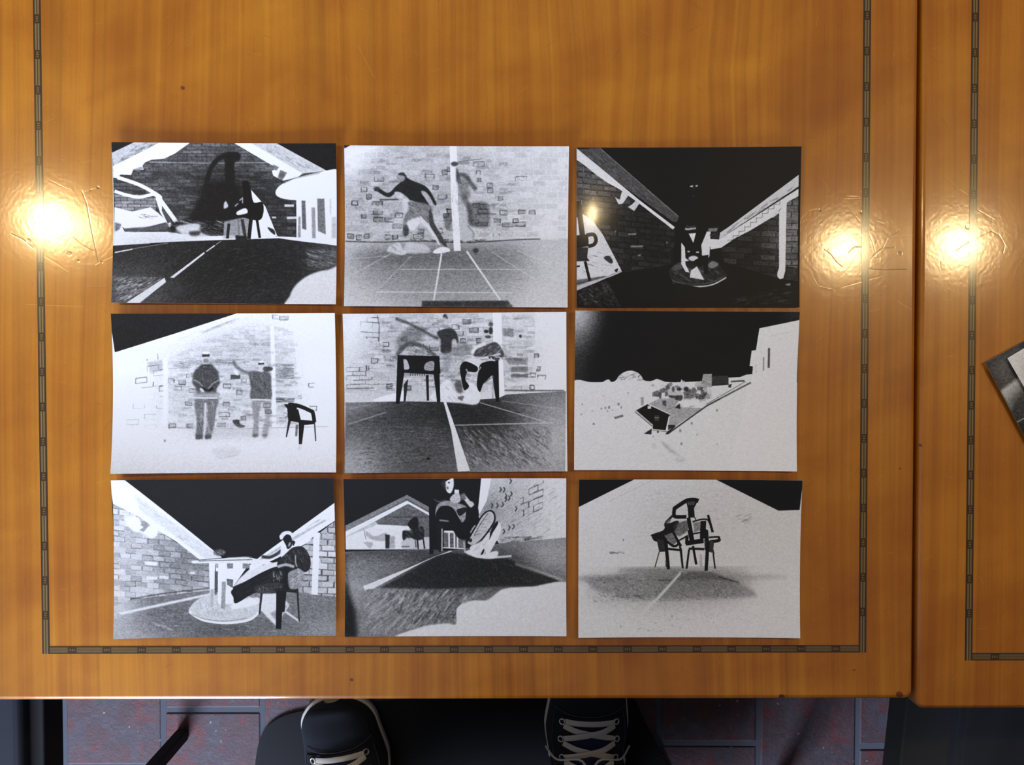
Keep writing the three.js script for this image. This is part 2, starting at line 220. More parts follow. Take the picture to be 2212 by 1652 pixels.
// ---------------------------------------------------------------- the pictures printed on the photographs (flat print)
const PW = 1060, PH = 752;
class Ink {
  constructor(corners, paper, seed) {
    this.c = canvas(PW, PH); const g = this.g = this.c.getContext('2d'); this.R = rng(seed);
    const [[ax, ay], [bx, by], , [dx, dy]] = corners, M = new DOMMatrix([(bx - ax) / PW, (by - ay) / PW, (dx - ax) / PH, (dy - ay) / PH, ax, ay]).inverse();
    g.fillStyle = this.v(paper); g.fillRect(0, 0, PW, PH); g.setTransform(M.a, M.b, M.c, M.d, M.e, M.f); g.lineJoin = 'round'; g.lineCap = 'butt';
  }
  v(x, a = 1) { x = Math.round(x); return `rgba(${x},${x},${x},${a})`; }
  path(p, close) { const g = this.g; g.beginPath(); p.forEach((q, i) => (i ? g.lineTo(q[0], q[1]) : g.moveTo(q[0], q[1]))); if (close) g.closePath(); }
  spath(p, close) { const g = this.g, n = p.length, at = (i) => (close ? p[(i + n) % n] : p[clamp(i, 0, n - 1)]); g.beginPath(); g.moveTo(...p[0]);
    for (let i = 0; i < (close ? n : n - 1); i++) { const a = at(i - 1), b = at(i), c = at(i + 1), d = at(i + 2); g.bezierCurveTo(b[0] + (c[0] - a[0]) / 6, b[1] + (c[1] - a[1]) / 6, c[0] - (d[0] - b[0]) / 6, c[1] - (d[1] - b[1]) / 6, c[0], c[1]); } }
  soft(blur) { this.g.filter = blur ? `blur(${(blur * (blur >= 25 ? 0.9 : 0.48)).toFixed(2)}px)` : 'none'; }
  fill(p, v, a = 1, blur = 0) { this.soft(blur); this.path(p, true); this.g.fillStyle = this.v(v, a); this.g.fill(); this.soft(0); return this; }
  blob(p, v, a = 1, blur = 0) { this.soft(blur); this.spath(p, true); this.g.fillStyle = this.v(v, a); this.g.fill(); this.soft(0); return this; }
  line(p, w, v, a = 1, blur = 0) { this.soft(blur); this.path(p); this.g.strokeStyle = this.v(v, a); this.g.lineWidth = w; this.g.stroke(); this.soft(0); return this; }
  sline(p, w, v, a = 1, blur = 0) { this.soft(blur); this.spath(p); this.g.strokeStyle = this.v(v, a); this.g.lineWidth = w; this.g.stroke(); this.soft(0); return this; }
  oval(x, y, rx, ry, v, a = 1, blur = 0, rot = 0) { this.soft(blur); this.g.beginPath(); this.g.ellipse(x, y, rx, ry, rot, 0, 7); this.g.fillStyle = this.v(v, a); this.g.fill(); this.soft(0); return this; }
  ramp(p, x0, y0, v0, x1, y1, v1, a0 = 1, a1 = 1) { const q = this.g.createLinearGradient(x0, y0, x1, y1); q.addColorStop(0, this.v(v0, a0)); q.addColorStop(1, this.v(v1, a1)); this.path(p, true); this.g.fillStyle = q; this.g.fill(); return this; }
  clip(p, fn) { this.g.save(); this.path(p, true); this.g.clip(); fn(); this.g.restore(); return this; }
  bounds(p) { const x = p.map((q) => q[0]), y = p.map((q) => q[1]); return [Math.min(...x), Math.min(...y), Math.max(...x), Math.max(...y)]; }
  // short strokes that texture a surface: n strokes, direction from angle(x, y)
  streak(p, n, len, angle, v0, v1, a, w = 4) { const [x0, y0, x1, y1] = this.bounds(p), R = this.R; return this.clip(p, () => { for (let i = 0; i < n; i++) { const x = mix(x0, x1, R()), y = mix(y0, y1, R()), t = (typeof angle === 'function' ? angle(x, y) : angle) + (R() - 0.5) * 0.35, l = len * (0.3 + R()); const fx = Math.min(x - x0, x1 - x) / (0.14 * (x1 - x0)), fy = Math.min(y - y0, y1 - y) / (0.14 * (y1 - y0)); this.g.strokeStyle = this.v(mix(v0, v1, R()), a * (0.3 + 0.7 * R()) * clamp(Math.min(fx, fy), 0.05)); this.g.lineWidth = w * (0.5 + R()); this.g.beginPath(); this.g.moveTo(x - Math.cos(t) * l / 2, y - Math.sin(t) * l / 2); this.g.lineTo(x + Math.cos(t) * l / 2, y + Math.sin(t) * l / 2); this.g.stroke(); } }); }
  // courses of brick; row(x, k) gives the height of course line k at x
  wall(p, o) { const [x0, y0, x1, y1] = this.bounds(p), R = this.R, h = o.h, L = o.len, slope = o.slope ?? (() => 0); return this.clip(p, () => {
    for (let k = -8; k * h + y0 < y1 + 8 * h; k++) for (let x = x0 - L + (k % 2 ? L / 2 : 0); x < x1 + L; x += L) {
      const y = y0 + k * h + slope(x, y0 + k * h), yb = y0 + k * h + slope(x + L, y0 + k * h), j = o.gap ?? 6, q = [[x + j, y + j / 2], [x + L - j, yb + j / 2], [x + L - j, yb + h - j], [x + j, y + h - j]];
      if (o.face) this.fill(q, mix(o.face[0], o.face[1], R()), o.faceAlpha ?? 0.5);
      const d = o.patch ? o.patch(x, y) : 1;
      for (const p of q) { p[0] += (R() - 0.5) * 7; p[1] += (R() - 0.5) * 5; } if (o.mortar !== undefined && R() < d) for (let i = 0; i < 4; i++) if (R() < 0.8) this.line([q[i], q[(i + 1) % 4]], (o.w ?? 5) * (0.5 + R()), o.mortar, (o.ma ?? 0.7) * (0.35 + 0.65 * R()));
      if (o.heavy && R() < o.heavy * d) this.line([...q, q[0]], (o.w ?? 5) * 1.8, o.mortar, 0.9);
      if (o.dark && R() < o.dark * d) this.fill(q, o.mortar, 0.55);
    } }); }
  marks(list, v, w = 9, a = 0.85, h = 50) { const R = this.R, j = () => (R() - 0.5) * 9; for (const [x, y, l] of list) { const q = [[x + j(), y + j()], [x + l + j(), y + j()], [x + l + j(), y + h + j()], [x + j(), y + h + j()]];
    for (let i = 0; i < 4; i++) if (R() < 0.85) { const p = q[i], r = q[(i + 1) % 4], m = [(p[0] + r[0]) / 2 + j() * 0.7, (p[1] + r[1]) / 2 + j() * 0.7]; this.line([p, m, r], w * (0.5 + R() * 0.9), v, a * (0.5 + 0.5 * R())); }
    if (R() < 0.4) this.fill(q, v, a * 0.35); for (let i = 0; i < 5; i++) this.oval(x + R() * l, y + R() * h, 4 + R() * 14, 3 + R() * 8, v, a * 0.22); } return this; }
  done(grain = 14, seed = 1) { const g = this.g; g.setTransform(1, 0, 0, 1, 0, 0); g.filter = 'none'; const c2 = canvas(PW, PH), g2 = c2.getContext('2d'); g2.filter = 'blur(0.9px)'; g2.drawImage(this.c, 0, 0); const im = g2.getImageData(0, 0, PW, PH), d = im.data;
    for (let y = 0, i = 0; y < PH; y++) for (let x = 0; x < PW; x++, i += 4) { const m = d[i] / 255, w = 4 * m * (1 - m), n = ((noise(x / 2.1 + seed * 50, y / 2.1) - 0.5) * 1.5 + (hash(x + seed * 777, y) - 0.5) * 0.5) * grain * (0.25 + w) + (fbm(x / 7 + seed * 31, y / 5) - 0.5) * 60 * w, e = 255 * mix(m, m * m * (3 - 2 * m), 0.4) + n; d[i] = d[i + 1] = d[i + 2] = clamp(e, 13, 242); d[i + 3] = 255; }
    g2.putImageData(im, 0, 0); return c2; }
}
// the white garden chair seen from outside, as dark silhouette strokes
const pictures = [];

// 1 - chair and its tall shadow before a gable
pictures.push([[[57, 48], [2157, 60], [2170, 1565], [50, 1550]], (k) => {
  const wallP = [[60, 48], [2172, 48], [2172, 1000], [60, 1000]];
  k.fill(wallP, 74);
  k.wall(wallP, { h: 34, len: 120, face: [52, 128], faceAlpha: 0.6, mortar: 34, w: 4, ma: 0.4, gap: 4 });
  k.wall([[380, 60], [1500, 60], [1560, 300], [260, 300]], { h: 30, len: 90, face: [90, 170], faceAlpha: 0.35, mortar: 50, w: 3, ma: 0.4, gap: 4 });
  k.line([[400, 228], [900, 238], [1540, 232]], 9, 185, 0.7, 2);
  k.wall([[70, 500], [450, 560], [450, 700], [70, 700]], { h: 30, len: 120, face: [130, 190], faceAlpha: 0.7, mortar: 110, w: 3, gap: 3 });
  k.oval(1120, 620, 330, 330, 26, 0.75, 60); k.oval(1450, 700, 300, 250, 30, 0.5, 60);
  for (let i = 0; i < 60; i++) { const x = 350 + k.R() * 1400, y = 240 + k.R() * 500; k.fill([[x, y], [x + 50 + k.R() * 60, y + 4], [x + 60, y + 16], [x, y + 14]], 160, 0.22, 2); }
  // roof at the left
  k.fill([[55, 48], [265, 48], [58, 145]], 30).fill([[58, 145], [265, 48], [500, 48], [66, 266]], 190).streak([[90, 245], [320, 48], [500, 48], [150, 225]], 260, 60, -0.46, 60, 160, 0.5, 8);
  k.fill([[62, 268], [500, 48], [790, 48], [640, 150], [540, 196], [420, 208], [360, 232], [335, 262], [345, 300], [250, 300], [225, 350], [130, 345], [100, 380], [62, 375]], 238);
  k.fill([[235, 300], [330, 270], [340, 290], [300, 320]], 120, 0.7, 3);
  // roof at the right
  k.fill([[1190, 48], [1350, 48], [1840, 330], [1790, 370], [1650, 400], [1560, 355], [1545, 310], [1590, 280], [1480, 218], [1330, 130]], 238);
  k.fill([[1350, 48], [1590, 48], [2075, 310], [1835, 335]], 200).streak([[1400, 60], [1560, 60], [1990, 300], [1830, 320]], 240, 70, 0.52, 110, 180, 0.5, 8);
  k.fill([[1585, 48], [2172, 48], [2172, 305], [2070, 312]], 26);
  k.fill([[1560, 250], [1615, 275], [1590, 305], [1540, 290]], 120, 1, 4).fill([[1625, 300], [1690, 325], [1640, 400], [1600, 370]], 110, 1, 4);
  // white table at the right
  k.blob([[2180, 303], [1980, 326], [1760, 380], [1630, 438], [1578, 500], [1600, 548], [1700, 576], [1900, 586], [2180, 590], [2240, 450]], 240, 1, 2).line([[2000, 330], [1760, 376], [1650, 425]], 12, 120, 0.6, 4);
  k.fill([[1772, 560], [2175, 560], [2175, 1010], [1590, 940], [1585, 915], [1772, 930]], 238);
  k.wall([[1540, 590], [1772, 590], [1772, 925], [1600, 925], [1450, 620]], { h: 34, len: 90, face: [40, 90], mortar: 30, w: 3, gap: 4 });
  for (const q of [[1660, 620, 90, 24], [1680, 735, 100, 24], [1540, 735, 40, 16]]) k.fill([[q[0], q[1]], [q[0] + q[2], q[1]], [q[0] + q[2], q[1] + q[3]], [q[0], q[1] + q[3]]], 215, 0.9, 2);
  k.fill([[1822, 585], [1858, 585], [1866, 860], [1826, 850]], 105, 1, 3).fill([[1970, 568], [2038, 568], [2050, 905], [1975, 870]], 120, 1, 3).fill([[1915, 650], [1950, 650], [1955, 940], [1920, 935]], 150, 1, 4).fill([[1790, 735], [1812, 735], [1812, 930], [1785, 930]], 150, 1, 3).fill([[2088, 570], [2104, 570], [2104, 720], [2090, 720]], 200, 1, 3).fill([[2105, 740], [2150, 740], [2150, 940], [2105, 940]], 190, 1, 6);
  // white rails and sheet at the left
  k.fill([[66, 650], [230, 690], [400, 648], [470, 700], [560, 785], [330, 845], [160, 850], [66, 790]], 240, 1, 2).fill([[66, 700], [60, 1010], [1060, 960], [1600, 940], [1560, 900], [860, 920], [560, 880], [160, 880]], 236);
  k.sline([[100, 372], [300, 440], [470, 535], [500, 570]], 34, 238).sline([[70, 500], [180, 535], [300, 555], [430, 528], [470, 560]], 30, 238, 1, 1).line([[465, 540], [640, 785]], 40, 238).line([[465, 560], [505, 690], [590, 830]], 34, 238);
  k.fill([[510, 640], [600, 780], [560, 800], [505, 680]], 85).streak([[260, 710], [470, 720], [480, 760], [270, 750]], 40, 40, 0.1, 90, 170, 0.6, 7);
  k.fill([[70, 790], [130, 810], [110, 860], [70, 880]], 120, 1, 5);
  k.blob([[160, 852], [380, 830], [555, 798], [540, 850], [400, 868], [240, 880]], 95, 0.9, 5);
  // bush of shadow and the chair's shadow on the wall
  k.blob([[600, 800], [760, 740], [860, 560], [930, 430], [1060, 420], [1180, 420], [1260, 560], [1300, 760], [1120, 880], [900, 860], [820, 800], [680, 850], [590, 880]], 26, 0.93, 14);
  k.sline([[905, 560], [935, 400], [985, 265], [1060, 190], [1150, 155], [1240, 158]], 46, 28, 0.95, 5).blob([[1110, 160], [1250, 155], [1240, 215], [1195, 240], [1190, 430], [1110, 430], [1105, 240]], 28, 0.97, 4);
  k.streak([[600, 760], [1120, 760], [1120, 930], [600, 930]], 160, 70, 0.3, 30, 235, 0.5, 9);
  k.blob([[640, 830], [850, 800], [870, 880], [1000, 940], [800, 925], [700, 905]], 235, 0.8, 10).blob([[760, 880], [860, 870], [850, 910], [780, 915]], 60, 0.9, 8);
  // bright cone behind the chair and the chair itself
  k.fill([[1310, 440], [1440, 590], [1480, 640], [1590, 915], [1330, 935], [1330, 620]], 236).fill([[1090, 780], [1330, 730], [1330, 935], [1080, 945]], 175, 0.8, 6);
  k.blob([[1265, 420], [1320, 405], [1345, 480], [1370, 600], [1450, 600], [1460, 700], [1410, 770], [1230, 730], [1150, 700], [1180, 640], [1270, 580]], 20).blob([[1090, 610], [1110, 590], [1130, 640], [1090, 660]], 210, 0.9, 4).blob([[1210, 690], [1290, 655], [1310, 700], [1220, 720]], 230, 1, 3).line([[1235, 585], [1265, 560], [1265, 610]], 12, 200, 0.8, 2).line([[1190, 640], [1225, 610]], 14, 200, 0.7, 3);
  k.line([[1345, 740], [1322, 945]], 34, 26).line([[1390, 700], [1425, 935]], 24, 24).line([[1135, 800], [1120, 940]], 26, 40).line([[1260, 760], [1290, 940]], 30, 60).fill([[1195, 910], [1300, 915], [1310, 970], [1200, 970]], 36, 1, 4).line([[1220, 760], [1230, 900]], 16, 120).blob([[1260, 950], [1320, 955], [1310, 975], [1265, 972]], 225, 1, 2);
  k.blob([[1500, 835], [1560, 860], [1570, 905], [1530, 880]], 50, 1, 2);
  // paving
  const fl = [[50, 1012], [350, 992], [620, 972], [1060, 955], [1610, 938], [1850, 975], [2175, 1012], [2175, 1570], [45, 1570]];
  k.fill(fl, 48); k.clip(fl, () => { k.oval(1150, 1150, 700, 220, 22, 0.7, 90); k.oval(200, 1450, 430, 190, 150, 0.6, 90); k.oval(2150, 1120, 260, 120, 110, 0.8, 60); });
  k.streak(fl, 2200, 60, (x, y) => -0.35 + (x - 1100) / 2600, 20, 110, 0.35, 6).streak([[50, 1290], [540, 1310], [280, 1555], [50, 1555]], 700, 60, -0.45, 40, 235, 0.45, 10).streak([[1850, 1050], [2175, 1030], [2175, 1220], [1880, 1240]], 300, 80, 0.3, 40, 200, 0.35, 8);
  k.oval(500, 1100, 420, 110, 60, 0.35, 60);
  k.line([[70, 1076], [235, 1043]], 12, 205).line([[240, 1040], [560, 985]], 8, 150, 0.7).fill([[585, 1310], [900, 1068], [910, 1080], [620, 1315]], 215).fill([[915, 1062], [995, 1002], [1010, 1008], [925, 1068]], 205).fill([[185, 1552], [310, 1552], [550, 1352], [535, 1312]], 222).line([[1010, 1000], [1060, 965]], 8, 150);
  k.fill([[380, 1005], [600, 975], [400, 985]], 30).blob([[1700, 1600], [1715, 1480], [1760, 1390], [1850, 1310], [1960, 1260], [2080, 1235], [2230, 1215], [2260, 1620]], 224, 1, 7);
}]);

// 2 - a figure running beside a white post
pictures.push([[[50, 50], [2158, 62], [2138, 1580], [55, 1565]], (k) => {
  k.ramp([[40, 40], [2170, 40], [2170, 960], [40, 960]], 700, 0, 186, 2150, 300, 228);
  k.oval(900, 620, 750, 380, 172, 0.75, 130); k.blob([[30, 60], [470, 40], [300, 180], [130, 310], [30, 340]], 242, 1, 30);
  const w = [[55, 180], [400, 60], [2150, 60], [2140, 950], [60, 950]], patch = (x, y) => Math.exp(-(((x - 950) / 700) ** 2 + ((y - 560) / 330) ** 2));
  k.wall(w, { h: 53, len: 118, face: [150, 235], faceAlpha: 0.3, mortar: 120, w: 4, ma: 0.3, gap: 5, patch });
  k.streak(w, 900, 60, 0, 130, 220, 0.25, 5);
  k.marks([[335, 340, 85], [210, 440, 50], [255, 505, 45], [120, 565, 55], [310, 570, 95], [205, 690, 50], [300, 690, 60], [320, 655, 90], [320, 720, 90], [430, 720, 80], [530, 680, 65], [500, 780, 90], [80, 880, 60], [160, 890, 50], [235, 880, 45], [430, 885, 50], [500, 885, 50], [810, 310, 85], [880, 415, 50], [970, 275, 50], [1010, 240, 40], [930, 505, 80], [1015, 640, 60], [985, 680, 50], [945, 825, 30], [700, 880, 90], [740, 830, 60]], 55, 9, 0.8, 42);
  k.marks([[1260, 200, 100], [1290, 280, 40], [1300, 350, 32], [1395, 400, 50], [1400, 450, 45], [1260, 590, 70], [1330, 600, 60], [1310, 640, 90], [1290, 690, 110], [1250, 740, 60], [1290, 760, 110], [1495, 520, 50], [1520, 655, 60], [1460, 730, 60], [1455, 870, 60], [1540, 765, 100], [1640, 730, 50], [1650, 765, 110], [1660, 340, 105], [1690, 650, 70], [1790, 655, 60]], 62, 9, 0.72, 38);
  k.blob([[1210, 600], [1400, 590], [1410, 800], [1270, 810], [1210, 760]], 60, 0.5, 10).blob([[600, 780], [650, 800], [650, 880], [610, 890]], 40, 0.8, 6).blob([[990, 700], [1060, 690], [1050, 820], [1000, 820]], 70, 0.6, 8);
  k.line([[1120, 200], [1360, 170]], 8, 90, 0.6, 2); k.line([[380, 555], [600, 548]], 14, 50, 0.7, 2);
  for (let i = 0; i < 160; i++) { const x = 80 + k.R() * 1500, y = 120 + k.R() * 790; if (y < 400 - x * 0.6) continue; k.fill([[x, y], [x + 50 + k.R() * 60, y + 3], [x + 50 + k.R() * 50, y + 20 + k.R() * 20], [x - 4, y + 26]], 100, 0.08 + k.R() * 0.24); }
  // ground line and paving
  const fl = [[40, 945], [700, 950], [1400, 945], [2160, 925], [2160, 1600], [40, 1600]];
  k.ramp(fl, 0, 950, 196, 0, 1570, 214); k.clip(fl, () => { k.oval(950, 1180, 880, 190, 105, 0.85, 80); k.oval(1000, 1450, 650, 130, 130, 0.8, 80); k.oval(700, 1090, 560, 55, 70, 0.6, 30); k.oval(1350, 1080, 420, 60, 90, 0.6, 40); });
  k.streak([[60, 990], [1900, 990], [1750, 1540], [60, 1540]], 2400, 34, 0, 60, 215, 0.28, 5);
  k.sline([[60, 948], [400, 955], [680, 945], [900, 948], [1200, 955], [1430, 945], [1700, 930], [1900, 925]], 12, 62, 0.75, 2);
  k.streak([[640, 925], [1480, 925], [1480, 965], [640, 965]], 120, 50, 0, 30, 80, 0.5, 8);
  k.blob([[640, 960], [800, 975], [860, 1040], [760, 1060], [620, 1050]], 205, 0.8, 8);
  for (const [a, b, ww, al] of [[[968, 1060], [900, 1510], 16, 0.95], [[1205, 1040], [1530, 1510], 18, 0.95], [[1450, 1050], [1850, 1310], 8, 0.5], [[1690, 1035], [2000, 1170], 7, 0.45], [[680, 1090], [360, 1420], 9, 0.35], [[480, 1070], [80, 1290], 9, 0.4], [[360, 1430], [1640, 1436], 10, 0.65], [[580, 1213], [1750, 1213], 8, 0.5], [[130, 1110], [450, 1090], 7, 0.4]]) k.line([a, b], ww, 228, al, 2);
  // post
  k.fill([[1038, 50], [1106, 55], [1120, 600], [1150, 1035], [1085, 1038], [1058, 640], [1045, 300]], 236).streak([[1050, 230], [1110, 230], [1140, 900], [1070, 900]], 90, 50, 1.3, 130, 225, 0.4, 8);
  k.oval(1085, 220, 34, 22, 70, 0.9, 4).blob([[1100, 250], [1125, 300], [1150, 400], [1105, 380]], 60, 0.8, 6);
  // faint second figure
  k.sline([[1130, 320], [1190, 330], [1240, 400], [1290, 460]], 40, 70, 0.75, 8).blob([[1120, 380], [1200, 360], [1230, 520], [1150, 540]], 110, 0.7, 12).sline([[1170, 520], [1230, 640], [1240, 780]], 46, 70, 0.6, 12).blob([[1140, 660], [1200, 640], [1220, 780], [1260, 900], [1160, 940]], 185, 0.8, 8).sline([[1210, 800], [1265, 860], [1265, 920]], 14, 80, 0.5, 5).oval(1290, 1035, 28, 24, 50, 0.8, 8).line([[1360, 680], [1480, 690]], 10, 70, 0.7, 3);
  // runner
  k.blob([[545, 345], [600, 300], [635, 345], [700, 380], [800, 420], [860, 480], [915, 590], [895, 600], [850, 520], [800, 470], [770, 480], [820, 560], [850, 620], [760, 600], [680, 560], [600, 545], [600, 500], [540, 480], [470, 530], [380, 490], [335, 450], [380, 450], [460, 490], [530, 430], [580, 380]], 44, 1, 3);
  k.oval(580, 345, 40, 42, 150, 1, 5, 0.2).blob([[550, 315], [600, 300], [635, 340], [600, 330]], 62, 1, 3).oval(353, 455, 30, 22, 62, 0.9, 3);
  k.blob([[520, 480], [600, 500], [660, 560], [600, 590], [550, 540]], 200, 0.85, 6).blob([[600, 540], [660, 560], [640, 650], [600, 640]], 205, 0.9, 6);
  k.blob([[660, 570], [850, 600], [880, 690], [860, 760], [800, 770], [760, 720], [700, 740], [610, 790], [620, 700], [660, 640]], 120, 0.95, 5).streak([[640, 580], [850, 600], [860, 740], [640, 760]], 120, 70, 0.7, 60, 200, 0.4, 9);
  k.blob([[640, 760], [760, 720], [740, 800], [680, 850]], 222, 0.9, 8).blob([[850, 640], [880, 700], [900, 780], [960, 880], [1020, 990], [985, 985], [900, 880], [850, 780]], 74, 1, 4).fill([[760, 700], [840, 780], [920, 900], [960, 990], [935, 975], [860, 860], [770, 760]], 220, 0.9, 3);
  k.fill([[560, 700], [640, 800], [380, 900], [250, 990], [290, 920]], 220, 0.35, 14).blob([[890, 1040], [960, 1000], [1030, 1010], [1045, 1040], [960, 1060], [900, 1060]], 232, 1, 3).blob([[455, 1040], [500, 980], [570, 960], [600, 1020], [640, 1050], [590, 1078]], 205, 1, 6).streak([[455, 960], [640, 960], [640, 1078], [455, 1078]], 60, 50, 0.4, 90, 220, 0.4, 7);
  // dark foot of the picture
  k.fill([[790, 1515], [1600, 1512], [1650, 1580], [785, 1580]], 66, 1, 5).fill([[1580, 1512], [1680, 1590], [1600, 1590]], 120, 0.7, 12).fill([[1165, 1515], [1195, 1515], [1195, 1580], [1165, 1580]], 90, 0.8, 5);
  k.fill([[40, 40], [130, 40], [55, 78]], 40);
}]);

// 3 - dark courtyard between two gables with a round table base
pictures.push([[[42, 45], [2170, 40], [2143, 1552], [38, 1553]], (k) => {
  k.fill([[30, 30], [2180, 30], [2180, 1560], [30, 1560]], 15);
  const lw = [[40, 165], [980, 810], [960, 1140], [460, 1210], [40, 1400]];
  k.clip(lw, () => { k.fill(lw, 42); k.oval(60, 330, 360, 280, 150, 0.85, 90); });
  k.wall(lw, { h: 52, len: 130, face: [30, 150], faceAlpha: 0.4, mortar: 20, w: 6, ma: 0.85, gap: 5, slope: (x) => (x - 40) * 0.1 });
  k.clip(lw, () => k.oval(760, 920, 300, 400, 17, 0.7, 90));
  k.fill([[40, 62], [260, 45], [1020, 690], [1000, 740], [960, 740], [480, 400]], 82).streak([[60, 70], [260, 60], [1010, 690], [960, 735], [480, 400]], 900, 70, 0.7, 45, 150, 0.4, 8).line([[265, 50], [1015, 690]], 9, 130, 0.8);
  k.fill([[40, 50], [100, 100], [240, 210], [480, 405], [640, 535], [980, 790], [960, 812], [640, 570], [500, 470], [440, 430], [330, 370], [230, 300], [120, 215], [40, 160]], 226);
  k.fill([[480, 430], [550, 470], [480, 570], [440, 575], [405, 505], [450, 535]], 215, 1, 2).fill([[590, 520], [645, 560], [590, 640], [530, 600], [570, 575], [600, 545]], 205, 1, 2);
  // bright sheet and chair at the left
  k.fill([[40, 700], [90, 660], [200, 735], [290, 860], [370, 1010], [468, 1200], [330, 1255], [40, 1320]], 214).streak([[100, 760], [280, 860], [440, 1180], [60, 1290]], 70, 60, 0.2, 60, 180, 0.5, 7);
  k.fill([[40, 1330], [330, 1258], [470, 1200], [470, 1215], [330, 1275], [40, 1390]], 190); k.fill([[40, 1290], [320, 1250], [310, 1262], [40, 1345]], 80, 0.8, 4);
  k.blob([[300, 1075], [350, 1062], [385, 1110], [370, 1135], [320, 1105]], 60, 1, 2).blob([[400, 1200], [435, 1180], [425, 1215]], 40);
  k.line([[55, 545], [95, 870]], 50, 22).fill([[36, 870], [150, 860], [155, 970], [36, 990]], 24).sline([[130, 870], [200, 860], [225, 910], [205, 955], [150, 972]], 34, 26).fill([[36, 985], [150, 980], [140, 1080], [165, 1110], [36, 1115]], 50).line([[120, 1115], [165, 1300]], 26, 28).line([[36, 1165], [70, 1160]], 16, 30);
  // right gable
  const rw = [[1420, 990], [1640, 830], [2040, 560], [2150, 520], [2150, 1300], [1990, 1280], [1450, 1120]];
  k.clip(rw, () => { k.fill(rw, 32); k.oval(2090, 830, 230, 420, 120, 0.9, 60); });
  k.wall(rw, { h: 56, len: 150, face: [24, 110], faceAlpha: 0.4, mortar: 20, w: 7, ma: 0.8, gap: 5, slope: (x) => (x - 1420) * 0.06 });
  k.wall([[2040, 500], [2150, 480], [2150, 1180], [2030, 1150]], { h: 56, len: 120, face: [110, 165], faceAlpha: 0.6, mortar: 30, w: 7, ma: 0.8, gap: 4 });
  k.fill([[2150, 300], [2150, 410], [1400, 905], [1410, 840], [1480, 795]], 205).streak([[2140, 370], [2140, 420], [1420, 890], [1440, 840]], 260, 80, -0.6, 40, 120, 0.5, 9).fill([[2150, 410], [2150, 450], [1440, 940], [1400, 905]], 38);
  k.fill([[2150, 430], [2150, 500], [2040, 560], [1900, 700], [1700, 820], [1560, 890], [1420, 985], [1320, 1000], [1300, 900], [1400, 905]], 222); for (let i = 0; i < 9; i++) { const x = 1480 + i * 55, y = 905 - i * 42; k.line([[x, y + 10], [x + 55, y + 5], [x + 55, y - 40]], 6, 90, 0.7); }
  k.fill([[1970, 640], [2040, 545], [2032, 1200], [2012, 1275], [1960, 1268], [1955, 1220], [1972, 1170]], 226); k.oval(1985, 1240, 30, 40, 226); k.line([[1900, 690], [1970, 640]], 30, 210);
  // figure: two legs, table top glimpse and round base
  k.fill([[1040, 840], [1320, 830], [1310, 1060], [1240, 1200], [1100, 1220], [1040, 1120]], 222);
  k.blob([[890, 1285], [960, 1160], [1100, 1110], [1330, 1105], [1450, 1200], [1470, 1265], [1330, 1330], [1150, 1350], [980, 1320]], 40).streak([[900, 1180], [1450, 1150], [1450, 1300], [950, 1320]], 200, 80, 0.5, 20, 130, 0.4, 10).blob([[960, 1160], [1040, 1120], [1060, 1170], [970, 1200]], 95, 0.8, 6).blob([[1290, 1150], [1340, 1110], [1400, 1140], [1330, 1180]], 150, 0.8, 6);
  k.sline([[890, 1280], [980, 1330], [1150, 1352], [1330, 1335], [1470, 1265]], 14, 190, 1, 1).sline([[900, 1262], [985, 1305], [1150, 1328], [1330, 1310], [1460, 1245]], 6, 120, 0.8, 1);
  k.fill([[1040, 950], [1070, 960], [1080, 1140], [1120, 1220], [1080, 1210], [1040, 1140]], 220).fill([[1130, 1200], [1190, 1160], [1260, 1290], [1120, 1265]], 218, 1, 2);
  k.fill([[1000, 740], [1290, 740], [1280, 840], [1230, 960], [1240, 1060], [1300, 1050], [1290, 1230], [1260, 1240], [1250, 1150], [1140, 1130], [1080, 1080], [1075, 980], [1030, 920], [970, 850]], 16).fill([[1110, 850], [1180, 845], [1155, 940]], 224).line([[1075, 805], [1100, 810], [1180, 800]], 20, 170, 1, 2).line([[1085, 775], [1120, 790], [1175, 775]], 12, 90, 0.8, 2);
  k.fill([[1295, 840], [1320, 830], [1300, 1010], [1235, 1050], [1240, 960]], 220).fill([[1310, 860], [1395, 830], [1400, 895], [1330, 895]], 52).fill([[1295, 800], [1390, 795], [1380, 830], [1300, 835]], 150, 0.8, 3);
  k.oval(1155, 1085, 48, 26, 205, 1, 4).oval(1110, 1020, 14, 9, 190, 1, 2).oval(1195, 1026, 16, 9, 190, 1, 2).blob([[1190, 1090], [1260, 1070], [1230, 1160], [1160, 1120]], 14);
  // glimpse of a face in the sky
  k.blob([[1118, 405], [1150, 395], [1145, 415]], 190, 1, 2).blob([[1168, 400], [1198, 392], [1188, 412]], 180, 1, 2).oval(1160, 425, 9, 8, 80, 0.8, 3).oval(1158, 495, 16, 14, 52, 0.9, 6);
  // paving
  const fl = [[38, 1400], [330, 1270], [900, 1160], [960, 1320], [1300, 1370], [2000, 1290], [2150, 1320], [2150, 1560], [38, 1560]];
  k.fill(fl, 18); k.streak([[38, 1400], [320, 1290], [450, 1555], [38, 1555]], 700, 34, 0.4, 20, 130, 0.45, 12).line([[340, 1320], [460, 1555]], 8, 80, 0.7, 2).line([[470, 1215], [860, 1155]], 7, 80, 0.5, 2);
  k.streak([[1440, 1480], [2150, 1330], [2140, 1555], [1440, 1555]], 260, 70, -0.1, 20, 90, 0.4, 14).blob([[2030, 1330], [2080, 1320], [2070, 1345]], 130, 1, 3);
